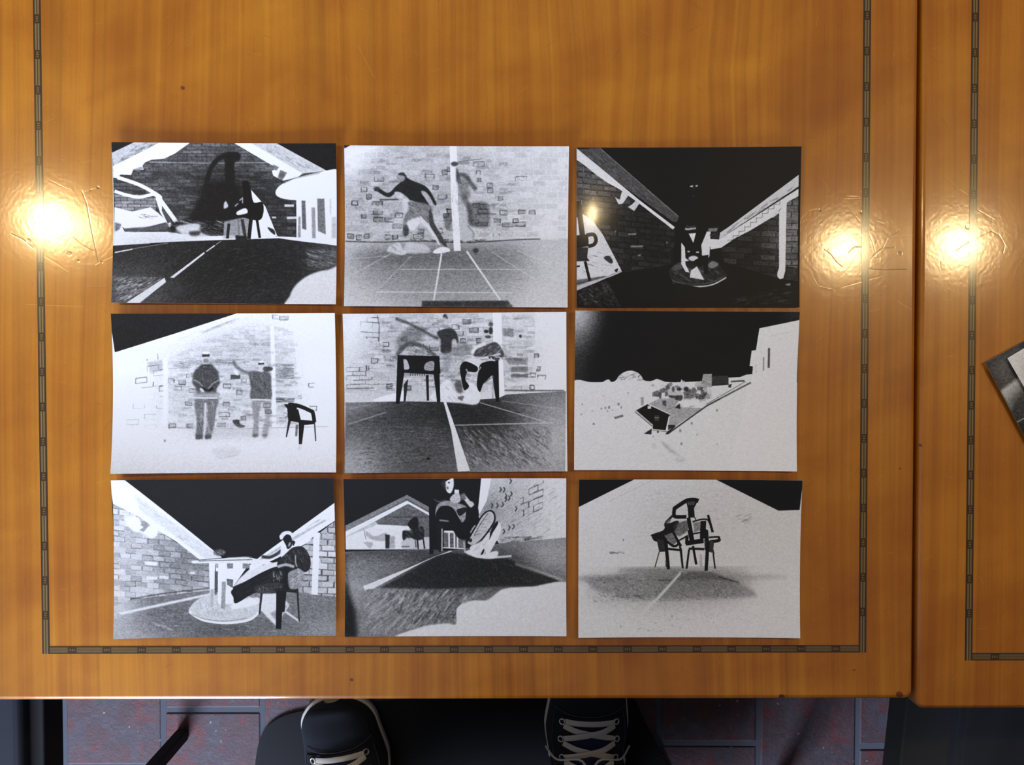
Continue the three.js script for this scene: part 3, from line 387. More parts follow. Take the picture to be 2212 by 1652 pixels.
  for (const [x, y, l] of [[530, 850, 85], [550, 965, 130], [620, 1050, 40], [890, 930, 25], [400, 825, 22]]) k.fill([[x, y], [x + l, y - 4], [x + l - 10, y + 14], [x + 8, y + 16]], 150, 0.85, 3);
}]);

// 4 - two pale standing figures and a garden chair
pictures.push([[[50, 38], [2165, 35], [2178, 1520], [43, 1530]], (k) => {
  k.fill([[30, 30], [2190, 30], [2190, 1540], [30, 1540]], 238);
  k.blob([[560, 500], [900, 280], [1250, 180], [1560, 150], [1720, 300], [1760, 700], [1700, 1100], [1000, 1130], [520, 1110]], 205, 0.85, 60);
  k.blob([[900, 330], [1250, 230], [1500, 260], [1560, 560], [1200, 640], [900, 560]], 178, 0.55, 50);
  const w = [[560, 460], [900, 300], [1230, 160], [1550, 140], [1770, 200], [1800, 1110], [560, 1120]];
  k.wall(w, { h: 40, len: 105, face: [160, 240], faceAlpha: 0.3, mortar: 120, w: 4, ma: 0.35, gap: 5, slope: (x) => (x - 560) * 0.02, patch: () => 0.45 }); k.streak(w, 900, 70, 0.06, 110, 200, 0.3, 6);
  k.wall([[330, 480], [520, 390], [520, 860], [280, 840], [200, 540]], { h: 50, len: 110, mortar: 60, w: 7, ma: 0.75, gap: 2, slope: (x) => (x - 280) * -0.12, patch: (x) => sstep(180, 520, x) * 0.85 });
  k.wall([[220, 880], [520, 900], [520, 1110], [120, 1090]], { h: 50, len: 110, mortar: 110, w: 5, ma: 0.5, gap: 2, patch: () => 0.35 });
  k.fill([[365, 490], [510, 470], [515, 570], [400, 600]], 60, 0.25, 8);
  k.marks([[560, 650, 60], [660, 660, 70], [610, 715, 75], [740, 600, 50], [760, 740, 60], [720, 860, 65], [570, 1070, 60], [740, 1070, 60], [1080, 870, 60], [1040, 965, 95], [1160, 615, 80], [1255, 650, 45], [1210, 760, 55], [1250, 1000, 45], [1310, 970, 60], [1020, 1065, 80], [1080, 700, 75], [1650, 975, 40], [1900, 690, 50], [1800, 800, 30], [1900, 910, 70]], 72, 8, 0.7, 38);
  k.marks([[1570, 50, 60], [1640, 60, 80]], 90, 8, 0.7, 36);
  k.fill([[1155, 612], [1245, 612], [1245, 650], [1155, 650]], 66, 0.85, 3);
  k.streak([[560, 480], [1300, 460], [1300, 500], [560, 560]], 120, 120, 0.02, 90, 160, 0.45, 9).streak([[1560, 510], [1760, 500], [1760, 650], [1560, 660]], 120, 120, 0, 80, 150, 0.45, 9).streak([[1550, 820], [1760, 830], [1760, 870], [1550, 870]], 60, 120, 0, 70, 140, 0.45, 8);
  k.fill([[1545, 150], [1580, 150], [1585, 1110], [1540, 1110]], 238, 0.95, 4).fill([[500, 880], [545, 880], [545, 1020], [500, 1110]], 225, 0.7, 8).fill([[520, 450], [560, 450], [555, 1100], [500, 1100]], 240, 0.8, 8);
  k.line([[560, 1105], [1150, 1120], [2080, 1098]], 6, 120, 0.5, 2).blob([[1170, 1040], [1230, 1035], [1240, 1070], [1290, 1095], [1240, 1110], [1190, 1080]], 50, 0.9, 4).blob([[780, 1130], [1300, 1110], [1560, 1150], [1300, 1190], [900, 1190]], 175, 0.7, 25);
  for (let i = 0; i < 120; i++) { const x = 600 + k.R() * 1150, y = 300 + k.R() * 780; if (y < 620 - (x - 600) * 0.45) continue; k.fill([[x, y], [x + 50 + k.R() * 50, y + 3], [x + 50 + k.R() * 40, y + 16 + k.R() * 16], [x - 4, y + 22]], 110, 0.12 + k.R() * 0.25); }
  // sky and eaves
  k.fill([[30, 20], [1225, 20], [1225, 38], [640, 222], [70, 398]], 30).streak([[620, 290], [1300, 60], [1400, 60], [620, 310]], 260, 90, -0.3, 120, 200, 0.4, 9).line([[900, 215], [1220, 90]], 16, 130, 0.45, 5);
  // standing figure, left
  k.blob([[820, 840], [1025, 830], [1010, 960], [985, 1120], [960, 1200], [905, 1205], [930, 1060], [925, 900], [905, 900], [905, 1050], [885, 1195], [820, 1205], [830, 1060]], 112, 0.88, 5).streak([[820, 840], [1025, 830], [985, 1190], [830, 1190]], 200, 60, 1.5, 70, 200, 0.4, 10).line([[912, 870], [900, 1180]], 18, 215, 0.8, 5);
  k.fill([[798, 600], [822, 560], [870, 528], [900, 515], [960, 515], [1005, 540], [1035, 575], [1055, 690], [1022, 732], [1012, 790], [832, 790], [820, 730], [788, 690]], 74, 0.95, 7).streak([[800, 560], [1040, 560], [1040, 760], [800, 760]], 120, 60, 1.1, 50, 130, 0.4, 9).sline([[800, 660], [850, 680], [905, 740]], 12, 170, 0.7, 3).sline([[1050, 660], [990, 690], [940, 745]], 12, 170, 0.7, 3).line([[880, 730], [935, 770], [985, 735]], 24, 30, 0.95, 4).oval(910, 538, 22, 12, 190, 0.9, 4).oval(962, 540, 14, 10, 180, 0.9, 4);
  k.blob([[820, 770], [1030, 780], [1025, 835], [830, 830]], 150, 0.7, 8).oval(880, 755, 26, 14, 225, 0.9, 4, 0.8).line([[825, 828], [1025, 830]], 12, 232, 0.9, 3);
  k.oval(923, 460, 42, 52, 205).line([[888, 430], [960, 428]], 24, 55, 1, 3).oval(925, 480, 30, 24, 120, 0.8, 5).oval(925, 405, 34, 12, 235, 1, 4).blob([[870, 520], [985, 515], [970, 560], [880, 555]], 60, 0.7, 5);
  k.fill([[822, 1170], [890, 1170], [890, 1215], [822, 1215]], 90, 0.9, 5).fill([[910, 1175], [968, 1175], [968, 1212], [910, 1212]], 80, 0.9, 5);
  // standing figure, right
  k.blob([[1330, 590], [1420, 580], [1530, 600], [1540, 700], [1530, 850], [1350, 840], [1345, 720]], 96, 0.95, 6).streak([[1330, 590], [1530, 600], [1530, 840], [1345, 840]], 160, 50, 1.2, 60, 140, 0.4, 10).sline([[1340, 600], [1260, 570], [1200, 520], [1190, 480]], 30, 100, 0.75, 6).blob([[1185, 560], [1220, 580], [1230, 620], [1195, 600]], 232, 0.9, 6);
  k.blob([[1360, 850], [1440, 850], [1420, 1000], [1410, 1180], [1360, 1190], [1370, 1050]], 140, 0.85, 6).blob([[1460, 850], [1530, 850], [1530, 960], [1500, 1190], [1450, 1180], [1480, 1000]], 150, 0.8, 7).line([[1355, 845], [1535, 850]], 12, 235, 0.9, 3).marks([[1460, 880, 75], [1480, 940, 60]], 70, 8, 0.7, 36);
  k.oval(1450, 540, 32, 46, 200).line([[1420, 508], [1475, 505]], 20, 60, 1, 3).oval(1450, 490, 26, 10, 235, 1, 3).blob([[1470, 540], [1550, 540], [1550, 570], [1480, 580]], 60, 0.9, 4).fill([[1360, 1170], [1415, 1170], [1410, 1192], [1355, 1192]], 100, 0.9, 5).fill([[1450, 1170], [1500, 1165], [1495, 1190], [1450, 1190]], 120, 0.9, 5);
  // garden chair
  k.fill([[1658, 890], [1760, 885], [1770, 930], [1720, 980], [1700, 940]], 24).fill([[1690, 920], [1780, 900], [1790, 1045], [1700, 1045]], 22).sline([[1700, 890], [1800, 905], [1900, 945], [1935, 970], [1950, 1060]], 36, 24).line([[1775, 940], [1800, 1040]], 40, 26).fill([[1700, 1010], [1800, 1035], [1955, 1045], [1955, 1075], [1840, 1085], [1800, 1060], [1700, 1045]], 22);
  k.fill([[1800, 1050], [1855, 1060], [1830, 1265], [1800, 1265]], 26).fill([[1700, 1040], [1725, 1045], [1685, 1200], [1675, 1198]], 44).fill([[1945, 1070], [1958, 1070], [1968, 1235], [1956, 1235]], 70).fill([[1770, 1080], [1795, 1080], [1785, 1190], [1765, 1190]], 120).oval(1808, 1300, 12, 30, 200, 0.8, 8);
  k.blob([[980, 1310], [1200, 1300], [1240, 1360], [1060, 1395]], 205, 0.8, 15).sline([[1020, 1370], [1070, 1395], [1200, 1365]], 8, 150, 0.5, 4).oval(532, 1230, 10, 14, 110, 0.8, 4);
  k.ramp([[30, 1200], [2190, 1200], [2190, 1540], [30, 1540]], 0, 1200, 225, 0, 1530, 214, 0, 0.75);
}]);

// 5 - seated figure, garden chair and a long pale joint in the paving
pictures.push([[[35, 45], [2132, 35], [2135, 1500], [65, 1525]], (k) => {
  k.ramp([[20, 30], [2150, 30], [2150, 900], [20, 900]], 1000, 0, 205, 2150, 300, 240);
  k.oval(800, 420, 620, 400, 176, 0.7, 110); k.oval(1650, 500, 180, 300, 180, 0.6, 70); k.blob([[20, 40], [330, 40], [200, 250], [60, 600], [20, 600]], 240, 0.9, 50);
  const w = [[380, 50], [1840, 45], [1840, 780], [60, 780], [60, 540], [370, 330]], patch = (x, y) => 0.35 + 0.4 * Math.exp(-(((x - 800) / 600) ** 2));
  k.wall(w, { h: 42, len: 104, face: [150, 235], faceAlpha: 0.35, mortar: 105, w: 5, ma: 0.4, gap: 5, patch });
  k.wall([[150, 100], [380, 70], [380, 300], [290, 310], [150, 160]], { h: 46, len: 110, mortar: 70, w: 6, ma: 0.75, gap: 1, slope: (x) => (x - 150) * 0.06, patch: (x) => sstep(80, 360, x) });
  k.wall([[70, 540], [220, 540], [370, 690], [530, 690], [530, 740], [70, 740]], { h: 40, len: 120, mortar: 75, w: 6, ma: 0.7, gap: 1, patch: () => 0.7 });
  k.marks([[405, 310, 60], [585, 260, 50], [790, 325, 55], [850, 350, 90], [1115, 210, 50], [1140, 280, 50], [1225, 180, 85], [1290, 280, 45], [480, 440, 60], [300, 460, 60], [250, 530, 30], [1840, 420, 40], [1860, 540, 40], [1800, 600, 50], [1870, 620, 75], [1800, 715, 40], [1060, 150, 70], [1160, 100, 80], [450, 700, 50], [630, 720, 45]], 50, 8, 0.8, 40);
  k.fill([[1620, 540], [1780, 540], [1780, 590], [1620, 590]], 90, 0.6, 4).fill([[1620, 610], [1780, 610], [1780, 640], [1620, 640]], 75, 0.7, 4).fill([[1560, 460], [1780, 460], [1770, 520], [1600, 520]], 90, 0.5, 5).fill([[1535, 180], [1640, 190], [1640, 270], [1540, 250]], 90, 0.55, 6).oval(1705, 258, 14, 16, 60, 0.9, 3);
  k.streak(w, 700, 60, 0, 120, 215, 0.25, 6).line([[360, 60], [380, 180], [370, 300]], 10, 80, 0.6, 2);
  for (let i = 0; i < 150; i++) { const x = 390 + k.R() * 1400, y = 60 + k.R() * 680; k.fill([[x, y], [x + 50 + k.R() * 50, y + 3], [x + 50 + k.R() * 40, y + 16 + k.R() * 16], [x - 4, y + 22]], 90, 0.1 + k.R() * 0.3); }
  // post
  k.fill([[1440, 40], [1525, 40], [1535, 360], [1565, 840], [1505, 840], [1450, 300]], 240);
  // faint walking figures
  k.blob([[540, 290], [640, 190], [720, 160], [800, 180], [780, 280], [690, 320], [560, 380]], 100, 0.65, 18).sline([[530, 90], [640, 130], [780, 200], [930, 280]], 26, 70, 0.75, 6).blob([[920, 220], [1020, 180], [1085, 200], [1115, 260], [1120, 330], [1090, 280], [1060, 300], [1050, 400], [960, 405], [955, 290]], 52, 0.95, 5).oval(995, 75, 20, 26, 70, 0.9, 4).oval(1000, 110, 22, 40, 190, 0.9, 6).sline([[980, 60], [1020, 90]], 14, 50, 0.9, 4).blob([[985, 420], [1060, 410], [1040, 540], [1030, 640], [1000, 620]], 120, 0.5, 18).blob([[1060, 380], [1240, 330], [1200, 440], [1080, 440]], 100, 0.5, 20);
  // ground
  k.line([[70, 740], [330, 735]], 10, 80, 0.7, 3).sline([[1560, 760], [1800, 765], [2125, 765]], 14, 75, 0.75, 3);
  const fl = [[60, 870], [560, 860], [1000, 868], [1500, 835], [1580, 800], [2140, 770], [2140, 1540], [60, 1540]];
  k.fill(fl, 96); k.clip(fl, () => { k.oval(150, 900, 330, 80, 190, 0.8, 60); k.oval(2080, 1200, 220, 420, 222, 0.95, 110); k.oval(1700, 1520, 560, 140, 210, 0.7, 90); k.oval(150, 1460, 300, 180, 220, 0.9, 90); k.oval(1000, 960, 640, 120, 28, 0.85, 70); k.oval(350, 1020, 300, 60, 60, 0.7, 50); k.oval(1250, 980, 380, 110, 26, 0.7, 50); k.oval(850, 1250, 500, 140, 62, 0.6, 90); k.oval(1350, 1150, 260, 70, 36, 0.7, 50); });
  k.streak([[80, 1100], [1040, 1090], [1130, 1500], [160, 1500]], 1500, 60, -0.05, 40, 170, 0.3, 8).streak([[1100, 1090], [2000, 1080], [2050, 1500], [1220, 1500]], 1500, 60, 0.7, 30, 220, 0.38, 11).streak([[100, 880], [1900, 860], [1950, 1080], [100, 1090]], 900, 70, 0, 20, 110, 0.3, 6);
  k.line([[1095, 1085], [2030, 1065]], 10, 200, 0.8, 2).line([[70, 1105], [700, 1095]], 8, 120, 0.5, 3).line([[80, 1075], [450, 960]], 9, 200, 0.6, 3).line([[1330, 875], [1960, 1060]], 9, 190, 0.8, 2).line([[1540, 860], [2120, 940]], 7, 190, 0.5, 3).line([[80, 930], [300, 890]], 8, 190, 0.4, 3);
  k.fill([[985, 866], [1010, 866], [1090, 1080], [1245, 1510], [1130, 1515], [1060, 1130]], 226, 1, 1); k.oval(850, 1395, 20, 12, 30, 0.9, 3).oval(762, 1330, 12, 6, 40, 0.8, 3);
  // sheet of white under the seats
  k.blob([[320, 855], [420, 810], [540, 780], [610, 760], [640, 840], [540, 860]], 236, 1, 4).blob([[860, 830], [960, 700], [1030, 660], [1090, 740], [1160, 800], [1230, 690], [1310, 740], [1330, 850], [1280, 895], [1150, 880], [1000, 868]], 230, 0.95, 6).streak([[880, 690], [1310, 690], [1310, 870], [880, 860]], 120, 60, 0.8, 110, 230, 0.35, 9).blob([[1090, 690], [1150, 680], [1160, 780], [1110, 770]], 60, 0.7, 8).fill([[1120, 820], [1180, 810], [1165, 860], [1120, 840]], 80, 0.8, 4);
  // chair, front view from behind
  k.sline([[540, 430], [640, 330], [760, 340], [880, 420], [940, 480]], 40, 70, 0.75, 7).streak([[640, 350], [840, 360], [880, 450], [620, 440]], 120, 50, 0.4, 60, 210, 0.5, 9);
  k.fill([[550, 430], [940, 440], [955, 600], [890, 610], [620, 595], [550, 600]], 18).blob([[590, 480], [630, 470], [655, 520], [655, 560], [600, 555]], 178).blob([[800, 530], [830, 495], [890, 490], [895, 570], [810, 570]], 150).fill([[548, 430], [600, 440], [612, 600], [568, 885], [535, 885]], 16).fill([[900, 470], [940, 480], [955, 870], [925, 870], [890, 610]], 16).fill([[815, 615], [842, 615], [848, 855], [828, 855]], 30).fill([[610, 700], [650, 650], [628, 860], [608, 860]], 44);
  for (let i = 0; i < 7; i++) k.line([[660 + i * 22, 480], [690 + i * 15, 555]], 4, 70, 0.4);
  for (let i = 0; i < 7; i++) k.line([[670 + i * 22, 600], [672 + i * 22, 622]], 8, 40, 0.9);
  // seated figure in the second chair
  k.blob([[1400, 330], [1480, 315], [1540, 390], [1545, 450], [1440, 440], [1290, 460], [1280, 390]], 78, 1, 4).streak([[1300, 330], [1540, 330], [1540, 450], [1290, 450]], 90, 50, -0.6, 40, 210, 0.5, 9).sline([[1250, 420], [1290, 360], [1380, 325]], 26, 232, 0.9, 5).sline([[1250, 450], [1370, 455], [1520, 420]], 20, 225, 0.8, 4).oval(1390, 240, 45, 60, 200, 0.9, 5).oval(1382, 212, 22, 16, 40, 0.95, 3).oval(1425, 205, 20, 34, 45, 0.9, 4).oval(1400, 262, 30, 14, 70, 0.9, 4).oval(1425, 145, 22, 22, 70, 0.8, 5);
  k.blob([[1190, 470], [1340, 480], [1330, 560], [1260, 610], [1190, 570]], 215, 0.9, 5).blob([[1140, 540], [1190, 490], [1300, 540], [1290, 590], [1210, 590], [1190, 660], [1225, 720], [1180, 755], [1150, 640]], 20).blob([[1340, 510], [1460, 490], [1490, 560], [1420, 640], [1360, 700], [1330, 775], [1300, 720], [1310, 600]], 20).sline([[1195, 560], [1225, 600], [1300, 590], [1335, 540]], 12, 200, 0.85, 3).line([[1240, 690], [1285, 610]], 24, 190, 0.9, 3).fill([[1475, 470], [1500, 470], [1512, 868], [1482, 868], [1440, 600]], 18).line([[1455, 620], [1450, 850]], 12, 120, 0.6, 4).line([[1370, 690], [1440, 640]], 10, 70, 0.7);
  k.fill([[1420, 470], [1500, 440], [1540, 470], [1480, 480]], 200, 0.8, 3); k.streak([[1400, 440], [1545, 440], [1545, 480], [1400, 480]], 30, 40, 0.9, 20, 60, 0.9, 9);
}]);

// 6 - town view under a black sky
pictures.push([[[53, 40], [2160, 48], [2127, 1532], [38, 1513]], (k) => {
  k.fill([[30, 30], [2180, 30], [2180, 1550], [30, 1550]], 228);
  k.fill([[30, 30], [2180, 30], [2180, 700], [1740, 660], [1270, 690], [1000, 700], [760, 690], [30, 706]], 14);
  k.clip([[30, 30], [2180, 30], [2180, 706], [30, 706]], () => { k.oval(40, 130, 150, 240, 190, 0.85, 60); k.oval(30, 300, 110, 260, 130, 0.7, 60); k.oval(60, 60, 190, 110, 225, 0.8, 50); k.oval(30, 620, 120, 110, 95, 0.6, 40); k.oval(2170, 70, 190, 60, 80, 0.9, 40); });
  k.blob([[30, 702], [200, 700], [300, 702], [345, 680], [375, 676], [400, 700], [440, 680], [470, 640], [520, 605], [580, 592], [640, 608], [680, 640], [705, 680], [760, 690], [800, 680], [830, 668], [880, 685], [930, 700], [1040, 705], [1065, 670], [1085, 700], [1180, 695], [1260, 690], [1500, 700], [1640, 640], [1700, 625], [1740, 650], [1760, 900], [900, 1000], [30, 1000]], 226, 1, 2);
  k.streak([[460, 610], [690, 610], [700, 690], [450, 690]], 50, 40, -0.3, 60, 180, 0.6, 9);
  // tall gable at the right
  k.fill([[1790, 198], [2160, 122], [2135, 1540], [1500, 1540], [1730, 650], [1735, 550], [1705, 548], [1722, 405], [1762, 400]], 232); k.line([[1885, 380], [1885, 565]], 20, 90, 1, 2).line([[1836, 465], [1836, 588]], 12, 140, 1, 2).line([[1765, 530], [1765, 610]], 10, 190, 0.8, 2).line([[1900, 270], [2080, 230]], 6, 210, 0.8, 3);
  k.fill([[1705, 548], [1735, 550], [1735, 590], [1720, 590]], 14);
  // roofs of the town
  const R = k.R; for (let i = 0; i < 55; i++) { const x = 760 + R() * 560, y = 700 + R() * 150, s = 12 + R() * 26; k.fill([[x, y], [x + s * 1.5, y - s * 0.6], [x + s * 2, y + s * 0.2], [x + s * 1.6, y + s], [x, y + s]], [40, 80, 120, 170, 210][Math.floor(R() * 5)], 0.75, 1.5); }
  k.fill([[1268, 622], [1350, 620], [1355, 745], [1245, 745]], 165).streak([[1268, 630], [1350, 630], [1350, 740], [1250, 740]], 60, 40, 0, 110, 200, 0.5, 8).fill([[1350, 640], [1505, 636], [1510, 722], [1350, 735]], 62).fill([[1505, 655], [1700, 645], [1670, 690], [1520, 700]], 228).line([[1530, 692], [1660, 685]], 14, 80, 1, 2).fill([[1510, 720], [1540, 715], [1530, 750], [1505, 745]], 60);
  k.fill([[930, 770], [1000, 740], [1080, 800], [1060, 830], [940, 820]], 195).fill([[940, 825], [1075, 820], [1070, 850], [960, 845]], 70, 0.9, 2).fill([[1080, 790], [1180, 780], [1205, 820], [1160, 850], [1090, 850]], 120).streak([[1080, 790], [1205, 790], [1180, 850], [1085, 850]], 40, 30, 0, 30, 200, 0.6, 8).fill([[1230, 810], [1310, 800], [1270, 860], [1225, 860]], 75, 0.9, 2).oval(1108, 762, 24, 22, 42, 0.9, 4).oval(1040, 765, 24, 14, 44, 0.9, 4).oval(985, 765, 14, 24, 70, 0.9, 4).fill([[845, 800], [875, 795], [870, 850], [850, 850]], 80, 0.9, 2).fill([[905, 785], [925, 780], [925, 830], [905, 830]], 110, 0.9, 2).fill([[675, 840], [705, 840], [705, 915], [678, 915]], 150, 0.9, 3);
  k.blob([[1050, 880], [1110, 860], [1200, 880], [1260, 900], [1230, 950], [1090, 950], [1040, 920]], 232, 1, 5).streak([[1240, 780], [1500, 760], [1300, 900], [1200, 930]], 90, 30, -0.5, 130, 235, 0.5, 9);
  // slope lines
  k.fill([[740, 905], [860, 850], [960, 850], [1040, 870], [1000, 930], [1260, 940], [1000, 1110], [940, 1090], [955, 1000], [760, 905]], 168).streak([[760, 880], [1240, 920], [1000, 1100], [950, 1000]], 150, 60, -0.4, 120, 210, 0.4, 10).fill([[880, 870], [915, 870], [920, 930], [885, 910]], 80, 0.9, 3).fill([[1000, 935], [1045, 895], [1055, 950]], 40, 0.95, 3);
  k.line([[1720, 700], [1300, 920], [930, 1180]], 14, 60, 0.95, 1).line([[1670, 690], [1300, 905]], 8, 90, 0.7, 1).line([[1740, 720], [1320, 950], [960, 1195]], 26, 228).line([[1000, 1105], [920, 1180]], 16, 40, 1, 1);
  // black gable
  k.fill([[632, 962], [745, 902], [962, 1000], [940, 1020], [910, 1145], [790, 1135], [788, 1098]], 17).fill([[735, 905], [755, 900], [965, 998], [955, 1004]], 214).fill([[606, 965], [632, 960], [795, 1098], [775, 1108]], 200).line([[620, 975], [780, 1105]], 7, 90).fill([[740, 920], [775, 918], [775, 946], [742, 948]], 225, 1, 1).fill([[806, 1005], [850, 1005], [850, 1060], [808, 1060]], 70, 1, 2).line([[806, 1030], [850, 1030]], 9, 140);
  k.fill([[705, 1178], [780, 1130], [775, 1185]], 52).fill([[935, 1095], [1005, 1098], [935, 1145]], 44).fill([[905, 1190], [930, 1155], [955, 1160]], 40).line([[790, 1145], [925, 1160]], 8, 140).oval(838, 1162, 10, 10, 90);
  // specks on the white ground
  for (const [x, y, s] of [[300, 945, 16], [340, 940, 20], [375, 935, 24], [405, 960, 12], [360, 970, 14], [465, 905, 26], [490, 935, 20], [215, 970, 12], [110, 1000, 14], [555, 800, 16], [120, 905, 14], [320, 830, 12], [795, 1205, 14], [1400, 1275, 10], [1160, 1080, 22], [1050, 1150, 26], [1210, 1185, 12], [1060, 1270, 22], [1400, 960, 20]]) k.oval(x, y, s * 0.45, s * 0.6, 120, 0.8, 3);
  k.fill([[420, 1025], [505, 1000], [510, 1020], [432, 1044]], 118, 1, 3).fill([[210, 1095], [225, 1075], [243, 1095]], 130, 1, 3);
  k.line([[1720, 700], [1440, 850]], 5, 150, 0.7, 1); k.blob([[870, 1250], [900, 1260], [980, 1330], [1050, 1385], [970, 1360], [900, 1300]], 182, 0.9, 10).oval(1045, 1420, 55, 20, 196, 0.8, 12).oval(800, 1295, 20, 24, 205, 0.9, 8).streak([[100, 740], [900, 740], [700, 1000], [60, 1000]], 90, 16, 0.2, 190, 212, 0.6, 6);
}]);

// 7 - person leaning back at a round white table between two gables
pictures.push([[[50, 48], [2143, 35], [2165, 1520], [72, 1555]], (k) => {
  k.fill([[30, 20], [2190, 20], [2190, 1570], [30, 1570]], 21);
  const lw = [[60, 270], [200, 300], [480, 540], [960, 860], [960, 1140], [220, 1190], [60, 1300]];
  k.fill(lw, 190); k.clip(lw, () => { k.oval(700, 820, 300, 160, 110, 0.7, 80); k.oval(120, 400, 160, 160, 225, 0.8, 60); k.oval(120, 1050, 200, 220, 222, 0.7, 80); });
  k.wall(lw, { h: 52, len: 105, face: [130, 235], faceAlpha: 0.45, mortar: 72, w: 6, ma: 0.6, gap: 4, slope: (x) => (x - 60) * 0.1, patch: (x) => 0.4 + 0.5 * sstep(60, 500, x) });
  k.clip(lw, () => k.oval(780, 900, 240, 230, 70, 0.3, 80)); k.fill([[345, 830], [465, 838], [460, 870], [350, 862]], 235, 0.9, 3).fill([[365, 970], [470, 975], [465, 1005], [365, 1000]], 232, 0.9, 3).fill([[490, 965], [575, 975], [570, 1000], [480, 995]], 228, 0.9, 3).oval(795, 945, 26, 12, 230, 0.9, 3);
  // left roof slope
  k.fill([[40, 40], [170, 48], [1070, 800], [910, 815], [860, 815], [640, 640], [480, 540], [300, 400], [60, 270]], 236).fill([[250, 165], [1065, 800], [920, 815], [480, 470], [300, 330]], 205, 0.7, 10).streak([[260, 200], [1050, 790], [920, 810], [400, 400]], 500, 60, 0.68, 140, 230, 0.35, 9).line([[175, 48], [1070, 800]], 10, 225);
  k.blob([[180, 420], [280, 400], [330, 470], [420, 480], [480, 540], [420, 610], [330, 560], [250, 540], [190, 480]], 238, 1, 8).fill([[330, 445], [400, 480], [340, 545], [295, 530], [340, 500], [310, 480]], 150, 1, 4);
  // right roof and wall
  const rw = [[1780, 740], [2160, 440], [2160, 1200], [1800, 1150]];
  k.fill(rw, 190); k.wall(rw, { h: 58, len: 120, face: [140, 235], faceAlpha: 0.5, mortar: 52, w: 8, ma: 0.75, gap: 3, slope: (x) => (x - 1780) * 0.04 });
  k.fill([[2160, 265], [2160, 440], [1980, 560], [1900, 650], [1780, 720], [1340, 930], [1330, 880], [1450, 780]], 232).streak([[2060, 420], [1560, 760], [1480, 800], [1980, 440]], 260, 90, -0.6, 90, 180, 0.45, 9).line([[2060, 440], [1760, 620], [1380, 860]], 18, 150, 0.6, 4);
  k.line([[1975, 560], [1950, 1260]], 60, 236).oval(1943, 1270, 32, 34, 236); k.line([[1800, 1150], [2160, 1180]], 9, 60, 0.7, 2);
  // distant tuft
  k.oval(1050, 750, 56, 34, 90, 0.9, 5).streak([[990, 720], [1110, 720], [1110, 780], [1000, 780]], 40, 30, 0.3, 30, 190, 0.6, 8);
  // ground
  const fl = [[60, 1250], [230, 1190], [960, 1110], [1430, 1100], [2160, 1180], [2170, 1570], [60, 1570]];
  k.fill(fl, 128); k.clip(fl, () => { k.oval(200, 1480, 330, 130, 212, 0.9, 70); k.oval(130, 1260, 200, 90, 228, 0.9, 40); k.oval(520, 1360, 330, 90, 88, 0.8, 60); k.oval(1100, 1490, 320, 60, 62, 0.8, 40); k.oval(1950, 1320, 280, 120, 120, 0.7, 60); k.oval(2060, 1480, 200, 60, 170, 0.8, 40); k.oval(1550, 1440, 220, 80, 90, 0.6, 50); });
  k.streak(fl, 1800, 44, 0.15, 60, 220, 0.28, 8).sline([[220, 1185], [500, 1140], [960, 1090]], 12, 70, 0.7, 3).fill([[110, 1310], [960, 1138], [965, 1160], [140, 1330]], 232, 0.9, 4).line([[420, 1405], [620, 1480]], 14, 190, 0.6, 4);
  k.fill([[1440, 1140], [1600, 1130], [1720, 1250], [1590, 1450], [1440, 1300]], 228, 0.95, 5).line([[1670, 1310], [1810, 1405]], 20, 228, 0.9, 3).fill([[1530, 1330], [1700, 1250], [1660, 1330], [1590, 1400]], 120, 0.6, 6).blob([[1700, 1150], [1920, 1180], [1930, 1300], [1800, 1340], [1720, 1260]], 120, 0.5, 15);
  // round table
  k.blob([[765, 1310], [860, 1190], [1060, 1150], [1300, 1160], [1420, 1240], [1430, 1330], [1330, 1400], [1110, 1422], [900, 1390]], 205, 1, 2).streak([[780, 1200], [1420, 1200], [1420, 1380], [800, 1370]], 260, 60, 1.1, 130, 240, 0.4, 10).sline([[770, 1310], [900, 1390], [1110, 1420], [1330, 1395], [1430, 1320]], 22, 236).sline([[790, 1330], [920, 1382], [1110, 1402], [1320, 1375]], 8, 120, 0.7, 2).blob([[1180, 1240], [1400, 1180], [1430, 1240], [1200, 1290]], 238, 0.9, 6);
  k.fill([[950, 850], [1010, 850], [1005, 1150], [990, 1260], [965, 1260]], 236).fill([[1010, 850], [1340, 850], [1180, 1080], [1180, 1240], [1040, 1240]], 236).fill([[1005, 930], [1035, 930], [1035, 1130], [1005, 1140]], 90).fill([[1120, 855], [1180, 855], [1178, 905], [1125, 905]], 130).fill([[1270, 850], [1340, 850], [1335, 905], [1270, 905]], 135).fill([[1010, 855], [1040, 855], [1038, 900], [1012, 890]], 160).fill([[1118, 1000], [1180, 1010], [1178, 1090], [1125, 1060]], 110).fill([[1075, 1030], [1112, 1030], [1105, 1285], [1068, 1285]], 150, 1, 3).fill([[965, 1100], [1000, 1100], [995, 1265], [965, 1265]], 160, 0.8, 4).fill([[1260, 1020], [1330, 1020], [1250, 1060]], 90, 0.9, 3);
  k.fill([[780, 830], [1100, 805], [1300, 790], [1560, 850], [1500, 870], [1180, 850], [800, 852]], 228).line([[850, 830], [1360, 820]], 9, 80, 0.8, 2).line([[1120, 800], [1360, 795]], 8, 150, 0.8, 2).oval(1400, 798, 16, 12, 30, 0.9, 3).oval(1345, 798, 14, 8, 90, 0.9, 3);
  k.fill([[1345, 900], [1600, 840], [1640, 870], [1180, 1080], [1240, 1000]], 232, 0.95, 3);
